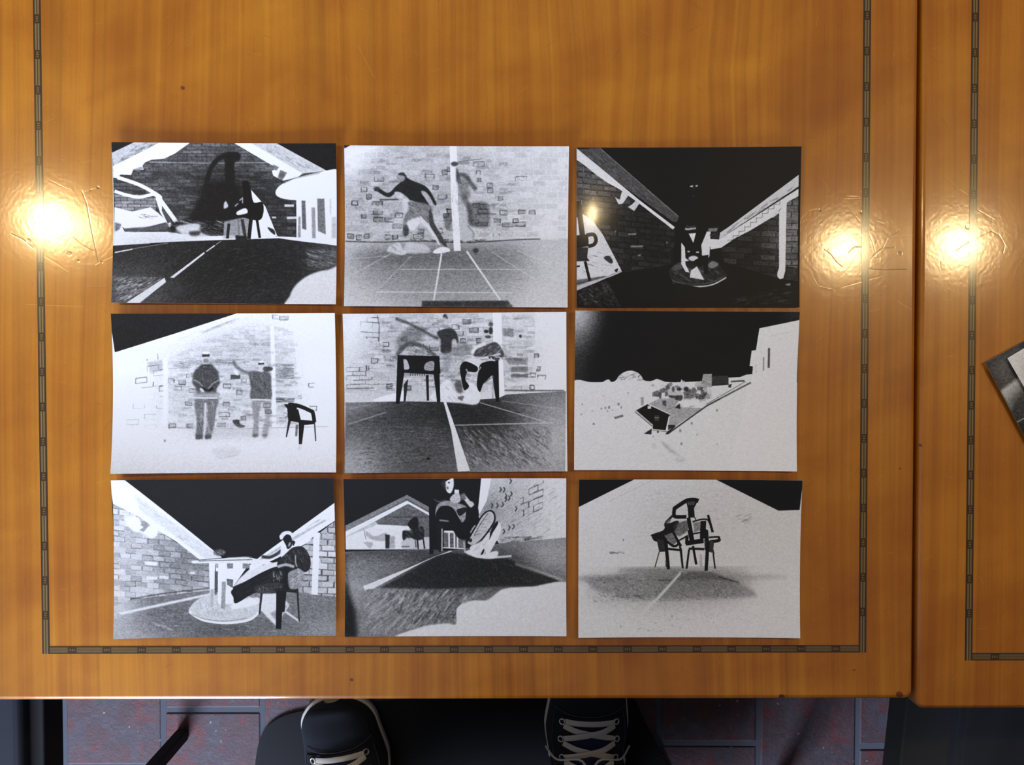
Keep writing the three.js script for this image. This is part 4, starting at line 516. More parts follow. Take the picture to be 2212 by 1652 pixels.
  // person: head, jacket, leg, hands
  k.blob([[1170, 1110], [1330, 1010], [1480, 930], [1600, 890], [1680, 950], [1640, 1080], [1480, 1110], [1360, 1150], [1210, 1235], [1185, 1180]], 30).streak([[1180, 1100], [1600, 920], [1640, 1060], [1220, 1220]], 80, 80, -0.5, 20, 90, 0.5, 9).fill([[1165, 1110], [1190, 1110], [1225, 1235], [1195, 1220]], 20);
  k.blob([[1400, 1070], [1620, 1040], [1660, 1130], [1420, 1140]], 60, 0.95, 5).streak([[1380, 1080], [1650, 1070], [1650, 1130], [1400, 1130]], 50, 40, 1.2, 30, 200, 0.4, 8);
  k.blob([[1600, 850], [1680, 760], [1760, 700], [1850, 705], [1910, 800], [1910, 900], [1860, 940], [1790, 900], [1700, 900], [1620, 900]], 40, 1, 2).streak([[1620, 720], [1900, 720], [1900, 920], [1620, 920]], 110, 60, 1.0, 25, 150, 0.45, 9).sline([[1600, 890], [1680, 870], [1760, 890]], 26, 190, 0.9, 4).sline([[1770, 780], [1775, 860], [1790, 890]], 12, 200, 0.8, 3);
  k.sline([[1450, 790], [1520, 800], [1590, 770], [1640, 730]], 30, 45, 0.9, 4).blob([[1640, 680], [1700, 640], [1740, 690], [1660, 780], [1630, 790]], 232, 1, 4).blob([[1550, 940], [1640, 930], [1660, 990], [1600, 1020], [1540, 990]], 44, 0.95, 3).streak([[1550, 930], [1650, 930], [1640, 1030], [1560, 1030]], 40, 36, 1.2, 30, 230, 0.7, 9);
  k.blob([[1622, 590], [1660, 552], [1720, 548], [1750, 580], [1740, 620], [1700, 590], [1640, 630], [1625, 620]], 225, 1, 3).blob([[1655, 620], [1690, 580], [1730, 600], [1740, 680], [1700, 720], [1680, 680]], 24, 1, 2).blob([[1740, 640], [1770, 650], [1750, 690]], 40).oval(1715, 675, 10, 26, 170, 0.9, 4, 0.4);
  k.blob([[1700, 960], [1780, 910], [1850, 940], [1840, 1030], [1790, 1100], [1720, 1100]], 150, 0.9, 6).streak([[1700, 930], [1850, 930], [1820, 1100], [1710, 1100]], 70, 50, -0.8, 90, 240, 0.5, 9);
  // chair legs
  k.fill([[1590, 1100], [1660, 1090], [1640, 1478], [1590, 1478]], 20).fill([[1660, 980], [1700, 980], [1670, 1320], [1640, 1320]], 24).fill([[1440, 1140], [1462, 1140], [1440, 1340], [1425, 1340]], 50).fill([[1780, 1110], [1800, 1110], [1818, 1408], [1806, 1408]], 46).line([[1560, 1110], [1800, 1115]], 20, 40, 0.9, 2);
}]);

// 8 - sole of a shoe thrust at the lens
pictures.push([[[53, 50], [2130, 42], [2133, 1522], [50, 1525]], (k) => {
  k.fill([[30, 20], [2160, 20], [2160, 760], [30, 760]], 20);
  // little gable
  k.fill([[60, 490], [640, 200], [870, 330], [870, 720], [60, 720]], 105).streak([[200, 500], [640, 280], [860, 400], [860, 620], [340, 480]], 700, 40, 0, 60, 160, 0.4, 6).line([[350, 410], [860, 410]], 7, 55, 0.7, 2);
  k.fill([[60, 490], [640, 200], [870, 330], [870, 362], [640, 235], [60, 545]], 130).streak([[60, 500], [640, 205], [870, 335], [640, 240], [60, 545]], 260, 60, -0.46, 80, 190, 0.4, 8).fill([[60, 545], [640, 255], [870, 385], [870, 410], [660, 290], [640, 290], [60, 600]], 232).fill([[60, 590], [340, 450], [380, 500], [340, 520], [60, 600]], 205, 0.9, 6);
  k.fill([[60, 600], [340, 490], [640, 500], [690, 520], [600, 560], [600, 715], [60, 715]], 228).blob([[250, 540], [330, 590], [440, 560], [430, 630], [330, 630], [260, 590]], 165, 0.9, 6).line([[230, 520], [250, 620]], 8, 160).fill([[432, 575], [475, 580], [470, 708], [432, 708]], 48, 1, 3).fill([[475, 590], [520, 590], [520, 705], [475, 705]], 150, 0.8, 6).blob([[220, 650], [310, 650], [300, 700], [270, 700], [250, 670]], 175, 1, 4).fill([[340, 480], [640, 495], [690, 520], [560, 545], [350, 520]], 232, 1, 2).fill([[690, 600], [870, 600], [870, 715], [600, 715], [600, 620]], 205, 0.9, 3).fill([[580, 640], [660, 640], [655, 705], [580, 705]], 190, 0.8, 4).line([[585, 690], [660, 690]], 12, 100, 0.8, 2);
  k.blob([[645, 470], [700, 415], [740, 430], [740, 520], [700, 560], [660, 510]], 26, 1, 2).blob([[600, 540], [690, 545], [780, 500], [795, 600], [740, 630], [650, 600], [600, 630]], 36, 1, 4).streak([[600, 500], [800, 500], [800, 630], [620, 630]], 60, 40, 0.8, 20, 190, 0.5, 8).line([[730, 610], [740, 710]], 14, 40).line([[785, 600], [800, 710]], 14, 50).line([[710, 620], [720, 700]], 10, 80);
  // right-hand wall
  const w = [[1335, 40], [2140, 40], [2140, 600], [1500, 660], [1300, 400]];
  k.fill(w, 215); k.clip(w, () => { k.oval(1550, 330, 250, 330, 160, 0.75, 90); k.oval(2080, 300, 180, 420, 232, 0.9, 70); k.oval(1390, 330, 80, 120, 80, 0.6, 40); });
  k.streak(w, 900, 60, -0.6, 110, 230, 0.3, 7);
  k.wall([[1690, 190], [1920, 60], [1910, 330], [1720, 420]], { h: 60, len: 90, mortar: 62, w: 8, ma: 0.7, gap: 2, slope: (x) => (x - 1690) * -0.42, patch: () => 0.8 }); k.wall([[1430, 80], [1920, 60], [1910, 560], [1480, 600]], { h: 56, len: 100, mortar: 100, w: 5, ma: 0.35, gap: 3, slope: (x) => (x - 1430) * -0.4, patch: () => 0.35 });
  for (const [x, y] of [[1510, 150], [1545, 150], [1605, 70], [1560, 240], [1590, 230], [1480, 300], [1530, 290], [1430, 300], [1655, 330], [1560, 210], [1610, 190], [1540, 545], [1590, 510], [1630, 500]]) k.line([[x, y - 24], [x + 14, y], [x - 4, y + 26]], 11, 50, 0.8, 2);
  k.fill([[1340, 40], [1432, 40], [1385, 260], [1320, 380], [1300, 360]], 238).streak([[1500, 600], [1930, 580], [1930, 640], [1500, 660]], 90, 70, -0.12, 40, 110, 0.6, 10);
  // ground
  const fl = [[50, 735], [860, 715], [1000, 730], [1500, 660], [2140, 600], [2140, 1540], [40, 1540]];
  k.fill(fl, 130); k.clip(fl, () => { k.oval(1250, 900, 640, 150, 28, 0.95, 60); k.oval(900, 1010, 520, 70, 40, 0.8, 40); k.oval(480, 760, 520, 45, 45, 0.8, 25); k.oval(2000, 760, 260, 110, 200, 0.9, 70); k.oval(1850, 1000, 260, 70, 80, 0.7, 40); k.oval(150, 1050, 150, 120, 200, 0.7, 60); k.oval(550, 1180, 300, 100, 165, 0.6, 60); k.oval(850, 1330, 330, 130, 100, 0.6, 70); k.oval(300, 900, 260, 80, 120, 0.7, 50); });
  k.streak([[60, 760], [860, 740], [720, 850], [60, 1020]], 800, 40, -0.1, 50, 190, 0.3, 7).streak([[400, 1060], [1300, 800], [2100, 1020], [1400, 1060]], 800, 40, 0.6, 15, 90, 0.45, 9).streak([[150, 1060], [1500, 1060], [1100, 1250], [1090, 1400], [650, 1500], [160, 1510]], 1600, 70, -0.75, 60, 215, 0.32, 10);
  k.fill([[1010, 735], [1250, 785], [1560, 800], [1760, 880], [2110, 1025], [2080, 1062], [1500, 1060], [900, 1085], [380, 1075], [620, 950], [880, 800]], 28, 0.7, 7).streak([[420, 1070], [1000, 760], [1700, 840], [2080, 1040], [1200, 1075]], 500, 36, 1.1, 14, 120, 0.35, 9).streak([[120, 1090], [1450, 1085], [1090, 1260], [1080, 1400], [600, 1500], [160, 1510]], 160, 150, -0.85, 190, 230, 0.35, 16).streak([[300, 1090], [1300, 1085], [1080, 1400], [700, 1440]], 260, 70, -1.0, 40, 90, 0.4, 14);
  k.fill([[1040, 728], [900, 780], [620, 900], [220, 1060], [235, 1095], [320, 1080], [780, 840], [910, 780], [1060, 735]], 226, 0.97, 2).line([[300, 1330], [560, 1140]], 22, 205, 0.35, 8).line([[1650, 850], [2100, 1000]], 26, 205, 0.5, 8).line([[420, 1480], [640, 1280]], 20, 205, 0.3, 8);
  k.blob([[600, 1560], [760, 1440], [1000, 1405], [1090, 1408], [1105, 1260], [1240, 1195], [1380, 1190], [1480, 1120], [1560, 1080], [1800, 1062], [2180, 1050], [2200, 1580]], 224, 1, 6); k.fill([[40, 1020], [75, 1060], [150, 1300], [170, 1540], [30, 1540]], 22, 0.9, 22).fill([[40, 760], [75, 760], [90, 1100], [40, 1100]], 60, 0.5, 14);
  // seated person
  k.fill([[845, 300], [890, 290], [910, 420], [880, 760], [845, 760]], 15).fill([[920, 470], [978, 480], [970, 740], [930, 740]], 30).line([[965, 520], [962, 735]], 14, 200, 0.8).fill([[980, 540], [1190, 530], [1185, 700], [980, 700]], 110).streak([[980, 560], [1190, 560], [1190, 700], [980, 700]], 80, 36, 0.6, 40, 150, 0.4, 8); for (const x of [1030, 1080, 1110]) k.line([[x, 560], [x, 700]], 14, 228); k.line([[985, 548], [1100, 552]], 20, 230).line([[970, 700], [1180, 708]], 10, 220).line([[1168, 640], [1180, 745]], 18, 170);
  k.blob([[920, 300], [1010, 255], [1120, 280], [1200, 320], [1190, 420], [1130, 470], [1000, 440], [910, 410]], 150, 1, 3).streak([[910, 270], [1200, 280], [1190, 460], [920, 440]], 140, 70, 0.4, 60, 240, 0.5, 10).blob([[910, 380], [960, 310], [1060, 320], [1130, 430], [1200, 560], [1190, 620], [1120, 610], [1060, 520], [1030, 450], [930, 440]], 18, 1, 2).blob([[1110, 340], [1200, 320], [1190, 360], [1130, 400]], 34).blob([[1200, 330], [1290, 300], [1310, 400], [1270, 470], [1220, 560], [1190, 560]], 20, 1, 2).sline([[940, 440], [1030, 450]], 16, 200, 0.7, 4);
  k.blob([[1040, 240], [1090, 185], [1130, 190], [1140, 260], [1080, 280]], 190, 1, 3).fill([[1085, 150], [1128, 152], [1128, 188], [1085, 186]], 225, 1, 2).sline([[1160, 200], [1200, 250], [1240, 300]], 40, 205, 1, 3).blob([[1140, 200], [1180, 185], [1190, 240], [1150, 250]], 110, 0.9, 3).blob([[1240, 260], [1270, 290], [1240, 320], [1220, 300]], 200, 1, 4);
  k.blob([[1000, 80], [1040, 55], [1075, 40], [1078, 120], [1050, 185], [1015, 170], [1000, 120]], 228, 1, 2).oval(1035, 85, 10, 8, 50, 0.9, 2).oval(1022, 135, 10, 14, 90, 0.9, 4).blob([[960, 90], [1000, 60], [1000, 160], [975, 120]], 60, 0.9, 5).sline([[890, 240], [940, 265], [1000, 250]], 12, 120, 0.8, 4);
  // shoe soles
  k.blob([[1395, 600], [1440, 500], [1480, 455], [1515, 480], [1510, 570], [1450, 680], [1400, 760], [1370, 740]], 226, 1, 2).blob([[1400, 600], [1440, 500], [1480, 450], [1490, 475], [1440, 560], [1410, 620]], 28, 1, 2);
  k.blob([[1200, 640], [1280, 500], [1340, 390], [1410, 345], [1460, 370], [1465, 450], [1410, 540], [1330, 640], [1250, 690], [1210, 680]], 24, 1, 1).blob([[1210, 640], [1290, 500], [1345, 405], [1405, 358], [1448, 380], [1450, 445], [1400, 530], [1320, 630], [1250, 672], [1218, 665]], 190, 1, 1).streak([[1250, 560], [1400, 370], [1440, 420], [1300, 620]], 160, 50, -0.15, 90, 235, 0.55, 8).oval(1230, 630, 18, 18, 40, 1, 2).sline([[1265, 590], [1330, 470], [1400, 375]], 6, 60, 0.8, 1);
  k.blob([[1230, 690], [1330, 640], [1410, 550], [1400, 650], [1340, 785], [1250, 775]], 222, 1, 2).streak([[1240, 680], [1400, 600], [1340, 780], [1250, 770]], 60, 50, -0.8, 150, 235, 0.5, 9).blob([[1320, 780], [1350, 715], [1362, 725], [1335, 785]], 30, 1, 1).blob([[1180, 745], [1240, 720], [1300, 770], [1480, 730], [1460, 800], [1300, 795]], 224, 1, 4).line([[1460, 790], [1615, 778]], 20, 222, 0.9, 4).sline([[1230, 560], [1260, 510], [1280, 490]], 14, 220, 0.8, 3).blob([[1190, 480], [1230, 560], [1210, 620], [1185, 560]], 22);
}]);

// 9 - a tower of stacked garden chairs
pictures.push([[[48, 50], [2158, 68], [2148, 1530], [65, 1535]], (k) => {
  k.fill([[30, 30], [2180, 30], [2180, 1550], [30, 1550]], 226);
  k.oval(1100, 380, 620, 380, 212, 0.6, 120); k.streak([[550, 120], [1700, 120], [1700, 720], [550, 720]], 700, 90, 0, 150, 215, 0.3, 4).wall([[780, 120], [1300, 120], [1500, 600], [700, 600]], { h: 34, len: 80, mortar: 165, w: 3, ma: 0.3, gap: 3, patch: () => 0.3 });
  k.fill([[40, 40], [600, 30], [590, 46], [46, 312]], 17).fill([[1310, 40], [2165, 50], [2145, 348], [1950, 355]], 17).line([[330, 265], [760, 60]], 8, 196, 0.7, 2);
  k.streak([[1520, 400], [1740, 380], [1740, 480], [1520, 490]], 26, 70, -0.4, 90, 170, 0.6, 8).streak([[340, 735], [510, 735], [510, 760], [340, 760]], 34, 30, 0.1, 70, 150, 0.7, 9).oval(484, 628, 5, 9, 100).oval(390, 562, 16, 4, 180, 0.8, 2, -0.4);
  // ground haze of strokes
  k.clip([[40, 880], [2160, 880], [2160, 1540], [40, 1540]], () => { k.oval(1050, 980, 640, 60, 110, 0.85, 40); k.oval(330, 985, 330, 22, 120, 0.8, 22); k.oval(760, 915, 330, 16, 120, 0.7, 14); k.oval(1750, 985, 300, 18, 165, 0.7, 18); k.oval(1250, 1080, 470, 80, 105, 0.8, 50); k.oval(620, 1100, 520, 80, 130, 0.7, 60); k.oval(1000, 1210, 500, 60, 175, 0.6, 60); k.oval(620, 985, 110, 22, 215, 0.8, 14); });
  k.fill([[120, 1000], [450, 962], [760, 935], [1050, 925], [1330, 935], [1420, 970], [1590, 1035], [1740, 1120], [1780, 1170], [1500, 1180], [1200, 1190], [900, 1200], [500, 1180], [200, 1090]], 120, 0.55, 14).fill([[960, 1015], [1130, 930], [1330, 938], [1590, 1034], [1400, 1010]], 92, 0.6, 8);
  k.streak([[100, 960], [1700, 960], [1750, 1180], [100, 1240]], 1900, 26, 0.6, 50, 220, 0.32, 8).streak([[60, 1200], [1800, 1200], [1800, 1500], [60, 1500]], 140, 20, 0.6, 140, 200, 0.5, 8).streak([[360, 1140], [760, 1150], [760, 1190], [360, 1170]], 60, 40, 0.1, 60, 150, 0.5, 8);
  k.line([[1400, 985], [1590, 1035]], 10, 60, 0.8, 3).line([[820, 1012], [960, 1012]], 8, 60, 0.8, 3).streak([[620, 1450], [920, 1490], [900, 1505], [620, 1470]], 26, 26, 0.2, 60, 150, 0.6, 8).oval(960, 1350, 8, 14, 150, 0.8, 4).oval(468, 1440, 8, 10, 140, 0.8, 4).oval(220, 1195, 10, 8, 120, 0.8, 4);
  k.fill([[1040, 925], [1065, 930], [820, 1200], [640, 1370], [560, 1400], [740, 1230], [790, 1195]], 216, 0.95, 4).line([[1048, 930], [1048, 1015]], 18, 90, 0.6, 4).line([[1090, 930], [1090, 1000]], 12, 120, 0.6, 4);
  // two upright chairs below
  const b = 22;
  k.sline([[770, 590], [790, 625], [860, 635], [900, 640]], 34, b).fill([[800, 620], [890, 630], [905, 740], [830, 745]], 52).fill([[870, 620], [905, 640], [935, 905], [905, 910]], b).line([[830, 740], [790, 890]], 10, 60).line([[900, 715], [1035, 728]], 20, b).fill([[1010, 640], [1045, 720], [1065, 900], [1048, 900], [1025, 740]], b).fill([[890, 820], [905, 825], [905, 890], [892, 885]], 70);
  k.sline([[1400, 620], [1390, 640], [1310, 650]], 30, b).sline([[1300, 610], [1390, 605], [1400, 625]], 16, b).fill([[1255, 630], [1350, 650], [1345, 720], [1360, 765], [1265, 730]], 66).fill([[1275, 640], [1310, 650], [1295, 925], [1265, 925]], b).line([[1345, 760], [1365, 905]], 14, b).line([[1110, 715], [1260, 720]], 22, 40).fill([[1105, 720], [1122, 725], [1103, 905], [1084, 905]], b).line([[1225, 770], [1232, 890]], 22, 165, 0.7, 4);
  k.line([[1080, 665], [1250, 640]], 44, b).line([[1090, 600], [1090, 670]], 30, b).line([[1150, 690], [1185, 865]], 22, b);
  // upper, tipped chairs
  k.blob([[745, 585], [860, 540], [890, 480], [930, 470], [1000, 450], [1010, 520], [960, 560], [900, 620], [820, 620]], 28, 1, 1).fill([[1010, 470], [1100, 440], [1100, 540], [1020, 600], [960, 560]], 110, 1, 3).streak([[960, 450], [1100, 450], [1090, 580], [960, 600]], 90, 50, -0.8, 40, 200, 0.4, 9).fill([[870, 590], [950, 560], [1000, 650], [960, 680]], 120, 1, 2).sline([[860, 600], [920, 660], [970, 690], [1010, 660], [960, 560]], 22, b).line([[1010, 640], [1100, 590]], 14, b).line([[1010, 640], [1040, 690]], 14, b);
  k.sline([[960, 335], [1010, 300], [1080, 258], [1150, 250], [1190, 262]], 38, b).fill([[1075, 270], [1180, 270], [1150, 330], [1160, 420], [1100, 420], [1090, 330]], 26); for (let i = 0; i < 4; i++) k.line([[1092 + i * 20, 268], [1098 + i * 14, 300]], 6, 190, 0.8);
  k.sline([[965, 325], [960, 380], [975, 410], [1080, 412]], 34, b).sline([[960, 390], [920, 430], [885, 470], [890, 510], [930, 480]], 22, 40).line([[930, 440], [890, 470]], 26, 110, 0.8).line([[1100, 420], [1145, 640]], 34, b).line([[1150, 400], [1175, 450]], 9, 60).sline([[1140, 460], [1220, 438], [1280, 440], [1300, 470]], 14, b).fill([[1145, 470], [1210, 460], [1215, 540], [1160, 560]], 140, 1, 3).line([[1285, 395], [1335, 560]], 22, b).fill([[1215, 455], [1270, 450], [1265, 620], [1215, 620]], b).line([[1150, 575], [1225, 560]], 14, b).line([[1105, 540], [1130, 640]], 24, b).fill([[1265, 530], [1290, 540], [1300, 640], [1260, 640]], b);
}]);
// ---------------------------------------------------------------- photographic prints
const paperBack = std({ color: '#e9e9ea', roughness: 0.6 });
function sheet(at, nu, nv, thick) { // at(u, v) -> [x, y, z] of the upper face
  const pos = [], uv = [], top = [], rest = [], W = nu + 1;
  for (const low of [0, thick]) for (let j = 0; j <= nv; j++) for (let i = 0; i <= nu; i++) { const p = at(i / nu, j / nv); pos.push(p[0], p[1] - low, p[2]); uv.push(i / nu, 1 - j / nv); }
  const N = W * (nv + 1), quad = (l, a, b, c, d) => l.push(a, b, c, a, c, d);
  for (let j = 0; j < nv; j++) for (let i = 0; i < nu; i++) { const a = j * W + i; quad(top, a, a + W, a + W + 1, a + 1); quad(rest, a + N, a + N + 1, a + N + W + 1, a + N + W); }
  for (let i = 0; i < nu; i++) { const b = nv * W + i; quad(rest, i, i + 1, i + 1 + N, i + N); quad(rest, b + 1, b, b + N, b + 1 + N); }
  for (let j = 0; j < nv; j++) { const a = j * W, b = a + nu; quad(rest, a + W, a, a + N, a + W + N); quad(rest, b, b + W, b + W + N, b + N); }
  const mk = (idx) => { const g = new THREE.BufferGeometry(); g.setAttribute('position', new THREE.Float32BufferAttribute(pos, 3)); g.setAttribute('uv', new THREE.Float32BufferAttribute(uv, 2)); g.setIndex(idx); const k = g.toNonIndexed(); k.deleteAttribute('normal'); return k; };
  return [toCreasedNormals(mk(top), 0.5), toCreasedNormals(mk(rest), 0.5)];
}
const gloss = (map) => phys({ map, roughness: 0.5, specularIntensity: 0.4, clearcoat: 0.6, clearcoatRoughness: 0.07 });
function makePrint(map, at, label, grp) {
  const t = tag(place(new THREE.Group(), 'photo_print'), label, 'photograph', grp);
  const [a, b] = sheet(at, 20, 14, 0.0003);
  mesh('printed_picture', a, gloss(map), t); mesh('paper_backing', b, paperBack, t);
  return t;
}
const origins = [[235, 300], [735, 305], [1235, 310], [235, 670], [735, 670], [1230, 665], [235, 1022], [735, 1022], [1235, 1022]];
const printLabels = ['negative photo print of a chair and its tall shadow before a brick gable', 'negative photo print of a running figure beside a white post',
  'very dark negative photo print with a round pedestal base between two roof slopes', 'pale negative photo print of two standing figures and a garden chair',
  'negative photo print with a seated figure and two garden chairs, centre of the grid', 'negative photo print of a town under a black sky',
  'negative photo print of a person leaning back at a round white table', 'negative photo print with a large shoe sole thrust forward', 'pale negative photo print of a tower of stacked garden chairs'];
const PRINT_W = 0.1776, PRINT_H = 0.1268;                              // seven by five inches
const curls = [[0.0016, 0.0030], [0.0010, 0.0036], [0.0008, 0.0010], [0.0020, 0.0034], [0.0012, 0.0038], [0.0018, 0.0034], [0.0018, 0.0030], [0.0012, 0.0036], [0.0022, 0.0030]];
pictures.forEach(([corners, draw], i) => {
  const ink = new Ink(corners, 230, 100 + i); draw(ink);
  const map = texture(ink.done(15, i + 1)), [ox, oy] = origins[i], q = corners.map(([x, y]) => survey(ox + x / 4.38, oy + y / 4.38, TABLE)), [cu, cv] = curls[i];
  const cx = (q[0][0] + q[1][0] + q[2][0] + q[3][0]) / 4, cz = (q[0][1] + q[1][1] + q[2][1] + q[3][1]) / 4, a = Math.atan2(q[1][1] - q[0][1] + q[2][1] - q[3][1], q[1][0] - q[0][0] + q[2][0] - q[3][0]);
  const flat = (u, v) => { const x = (u - 0.5) * PRINT_W, z = (v - 0.5) * PRINT_H; return [cx + x * Math.cos(a) - z * Math.sin(a), cz + x * Math.sin(a) + z * Math.cos(a)]; };
  // corners of the curled paper that stand clear of the table
  const lift = [[0, 0], [1, 0], [1, 1], [0, 1]].map(([u, v], k) => { const [x, z] = flat(u, v), r = Math.hypot(x, z); return clamp(((q[k][0] - x) * x + (q[k][1] - z) * z) / r * 0.75 / r, 0, 0.008); });
  makePrint(map, (u, v) => {
    const [x, z] = flat(u, v), w = [(1 - u) * (1 - v), u * (1 - v), u * v, (1 - u) * v];
    return [x, TABLE + 0.0007 + cu * Math.pow(Math.abs(2 * u - 1), 2.4) + cv * Math.pow(Math.abs(2 * v - 1), 2) + w.reduce((s, k, n) => s + lift[n] * Math.pow(k, 1.8), 0), z];
  }, printLabels[i], 'photo prints laid out in a grid');
});
{ // two more prints in a loose pile on the second table
  const blank = [[0, 0], [2100, 0], [2100, 1500], [0, 1500]];
  const A = new Ink(blank, 40, 301); A.fill([[0, 0], [420, 0], [300, 260], [0, 330]], 96, 1, 30).fill([[0, 300], [420, 250], [470, 330], [0, 520]], 190, 1, 14).fill([[0, 420], [520, 300], [700, 520], [0, 760]], 70, 1, 30).fill([[0, 700], [900, 420], [900, 1500], [0, 1500]], 24, 1, 30).line([[0, 640], [420, 640]], 10, 190, 0.8, 3).line([[0, 1080], [240, 1020]], 10, 170, 0.8, 3).fill([[420, 0], [560, 0], [480, 130], [380, 120]], 40, 1, 12).fill([[560, 0], [720, 0], [620, 120], [520, 110]], 170, 1, 12).fill([[720, 0], [2100, 0], [2100, 900], [800, 700]], 60, 1, 20).streak([[0, 0], [2100, 0], [2100, 1500], [0, 1500]], 600, 90, 0.1, 20, 120, 0.3, 8);
  const B = new Ink(blank, 222, 302); B.blob([[60, 240], [180, 90], [330, 150], [300, 320], [120, 360]], 165, 1, 40).fill([[0, 380], [700, 300], [2100, 420], [2100, 1500], [0, 1500]], 214, 1, 30).streak([[0, 0], [2100, 0], [2100, 1500], [0, 1500]], 300, 90, 0.1, 150, 230, 0.3, 8).fill([[900, 200], [1500, 240], [1300, 900], [1000, 800]], 90, 0.9, 20);
  const lay = (ink, px, py, h, deg, label) => { const [X, Z] = survey(px, py, h), a = deg * Math.PI / 180, ux = [Math.cos(a), -Math.sin(a)], vx = [Math.sin(a), Math.cos(a)];
    makePrint(texture(ink.done(14, 9)), (u, v) => [X + ux[0] * u * 0.178 + vx[0] * v * 0.127, h + 0.0016 * Math.pow(Math.abs(2 * u - 1), 2), Z + ux[1] * u * 0.178 + vx[1] * v * 0.127], label, 'photo prints in the pile on the second table'); };
  lay(A, 2126, 783, TABLE + 0.0024, 28.5, 'dark photo print at the bottom of the pile on the second table');
  lay(B, 2174, 773.5, TABLE + 0.0046, 30.5, 'pale photo print lying on top of the dark one on the second table');
}

// ---------------------------------------------------------------- pendant lamps
const brushed = std({ color: '#8d8a82', metalness: 1, roughness: 0.4 }), flex = std({ color: '#141414', roughness: 0.7 });
const LAMP_Y = 1.67, warm = new THREE.Color().setRGB(1.0, 0.74, 0.37);
function pendant(px, py, power, size, label) {
  const [x, z] = survey(px, py, TABLE), k = (LAMP_Y - TABLE) / (CAM_Y - TABLE), X = x + x * k, Z = z + z * k;   // the mirror image in the varnish tells where the lamp hangs
  const t = tag(group('pendant_lamp', X, LAMP_Y, Z), label, 'lamp', 'pendant lamps over the tables'), r = size + 0.012;
  mesh('shade', new THREE.LatheGeometry([[r, -0.002], [r + 0.002, -0.002], [r * 0.9 + 0.002, 0.03], [0.012, 0.06], [0.008, 0.075], [0.006, 0.075], [0.010, 0.058], [r * 0.9, 0.03], [r, -0.002]].map((p) => new THREE.Vector2(...p)), 28), brushed, t);
  const bulb = new THREE.SphereGeometry(size, 18, 10); bulb.scale(1, 0.45, 1);
  mesh('bulb', shift(bulb, 0, 0.014, 0), std({ color: '#ffffff', emissive: warm, emissiveIntensity: 8 }), t);
  mesh('cord', new THREE.CylinderGeometry(0.0025, 0.0025, ROOM.h - LAMP_Y - 0.09, 8).translate(0, (ROOM.h - LAMP_Y + 0.06) / 2, 0), flex, t);
  mesh('ceiling_rose', new THREE.CylinderGeometry(0.022, 0.026, 0.02, 24).translate(0, ROOM.h - LAMP_Y - 0.01, 0), brushed, t);
  const l = new THREE.SpotLight(warm, power, 0, 1.2, 0.5, 2); l.name = 'lamp_glow'; l.position.set(0, 0.002, 0); l.target.position.set(0, -1, 0); l.castShadow = true; l.shadow.radius = size / 0.02; t.add(l); t.add(l.target); l.target.name = 'lamp_aim';
}
pendant(112, 482, 0.9, 0.022, 'large pendant lamp at the far left');
pendant(190, 494, 0.12, 0.012, 'small pendant lamp close beside the far left one');
pendant(1826, 538, 0.42, 0.018, 'pendant lamp over the right edge of the first table');
pendant(2066, 530, 0.66, 0.022, 'pendant lamp over the second table');
pendant(1316, 475, 0.03, 0.006, 'tiny pendant lamp over the middle of the first table');

// ---------------------------------------------------------------- shoes
const navyCloth = std({ color: new THREE.Color().setRGB(0.006, 0.008, 0.015), roughness: 0.9 });
{ const c = canvas(256, 256), g = c.getContext('2d'), im = g.createImageData(256, 256); for (let y = 0; y < 256; y++) for (let x = 0; x < 256; x++) { const i = (y * 256 + x) * 4, v = 128 + ((x + y) % 4 < 2 ? 40 : -40) + (hash(x, y) - 0.5) * 60; im.data[i] = im.data[i + 1] = im.data[i + 2] = v; im.data[i + 3] = 255; } g.putImageData(im, 0, 0); const t = texture(c, false); t.wrapS = t.wrapT = THREE.RepeatWrapping; t.repeat.set(3, 3); navyCloth.bumpMap = t; navyCloth.bumpScale = 0.0004; }
const whiteRubber = std({ color: '#c4c0b6', roughness: 0.55 }), blackRubber = std({ color: '#17171a', roughness: 0.7 }), laceCotton = std({ color: '#cfc9be', roughness: 0.95 }), eyeletMetal = std({ color: '#c9c5bb', metalness: 0.9, roughness: 0.35 }), stitchThread = std({ color: '#4a4d58', roughness: 0.9 }), blueLining = std({ color: new THREE.Color().setRGB(0.014, 0.022, 0.06), roughness: 0.9 });
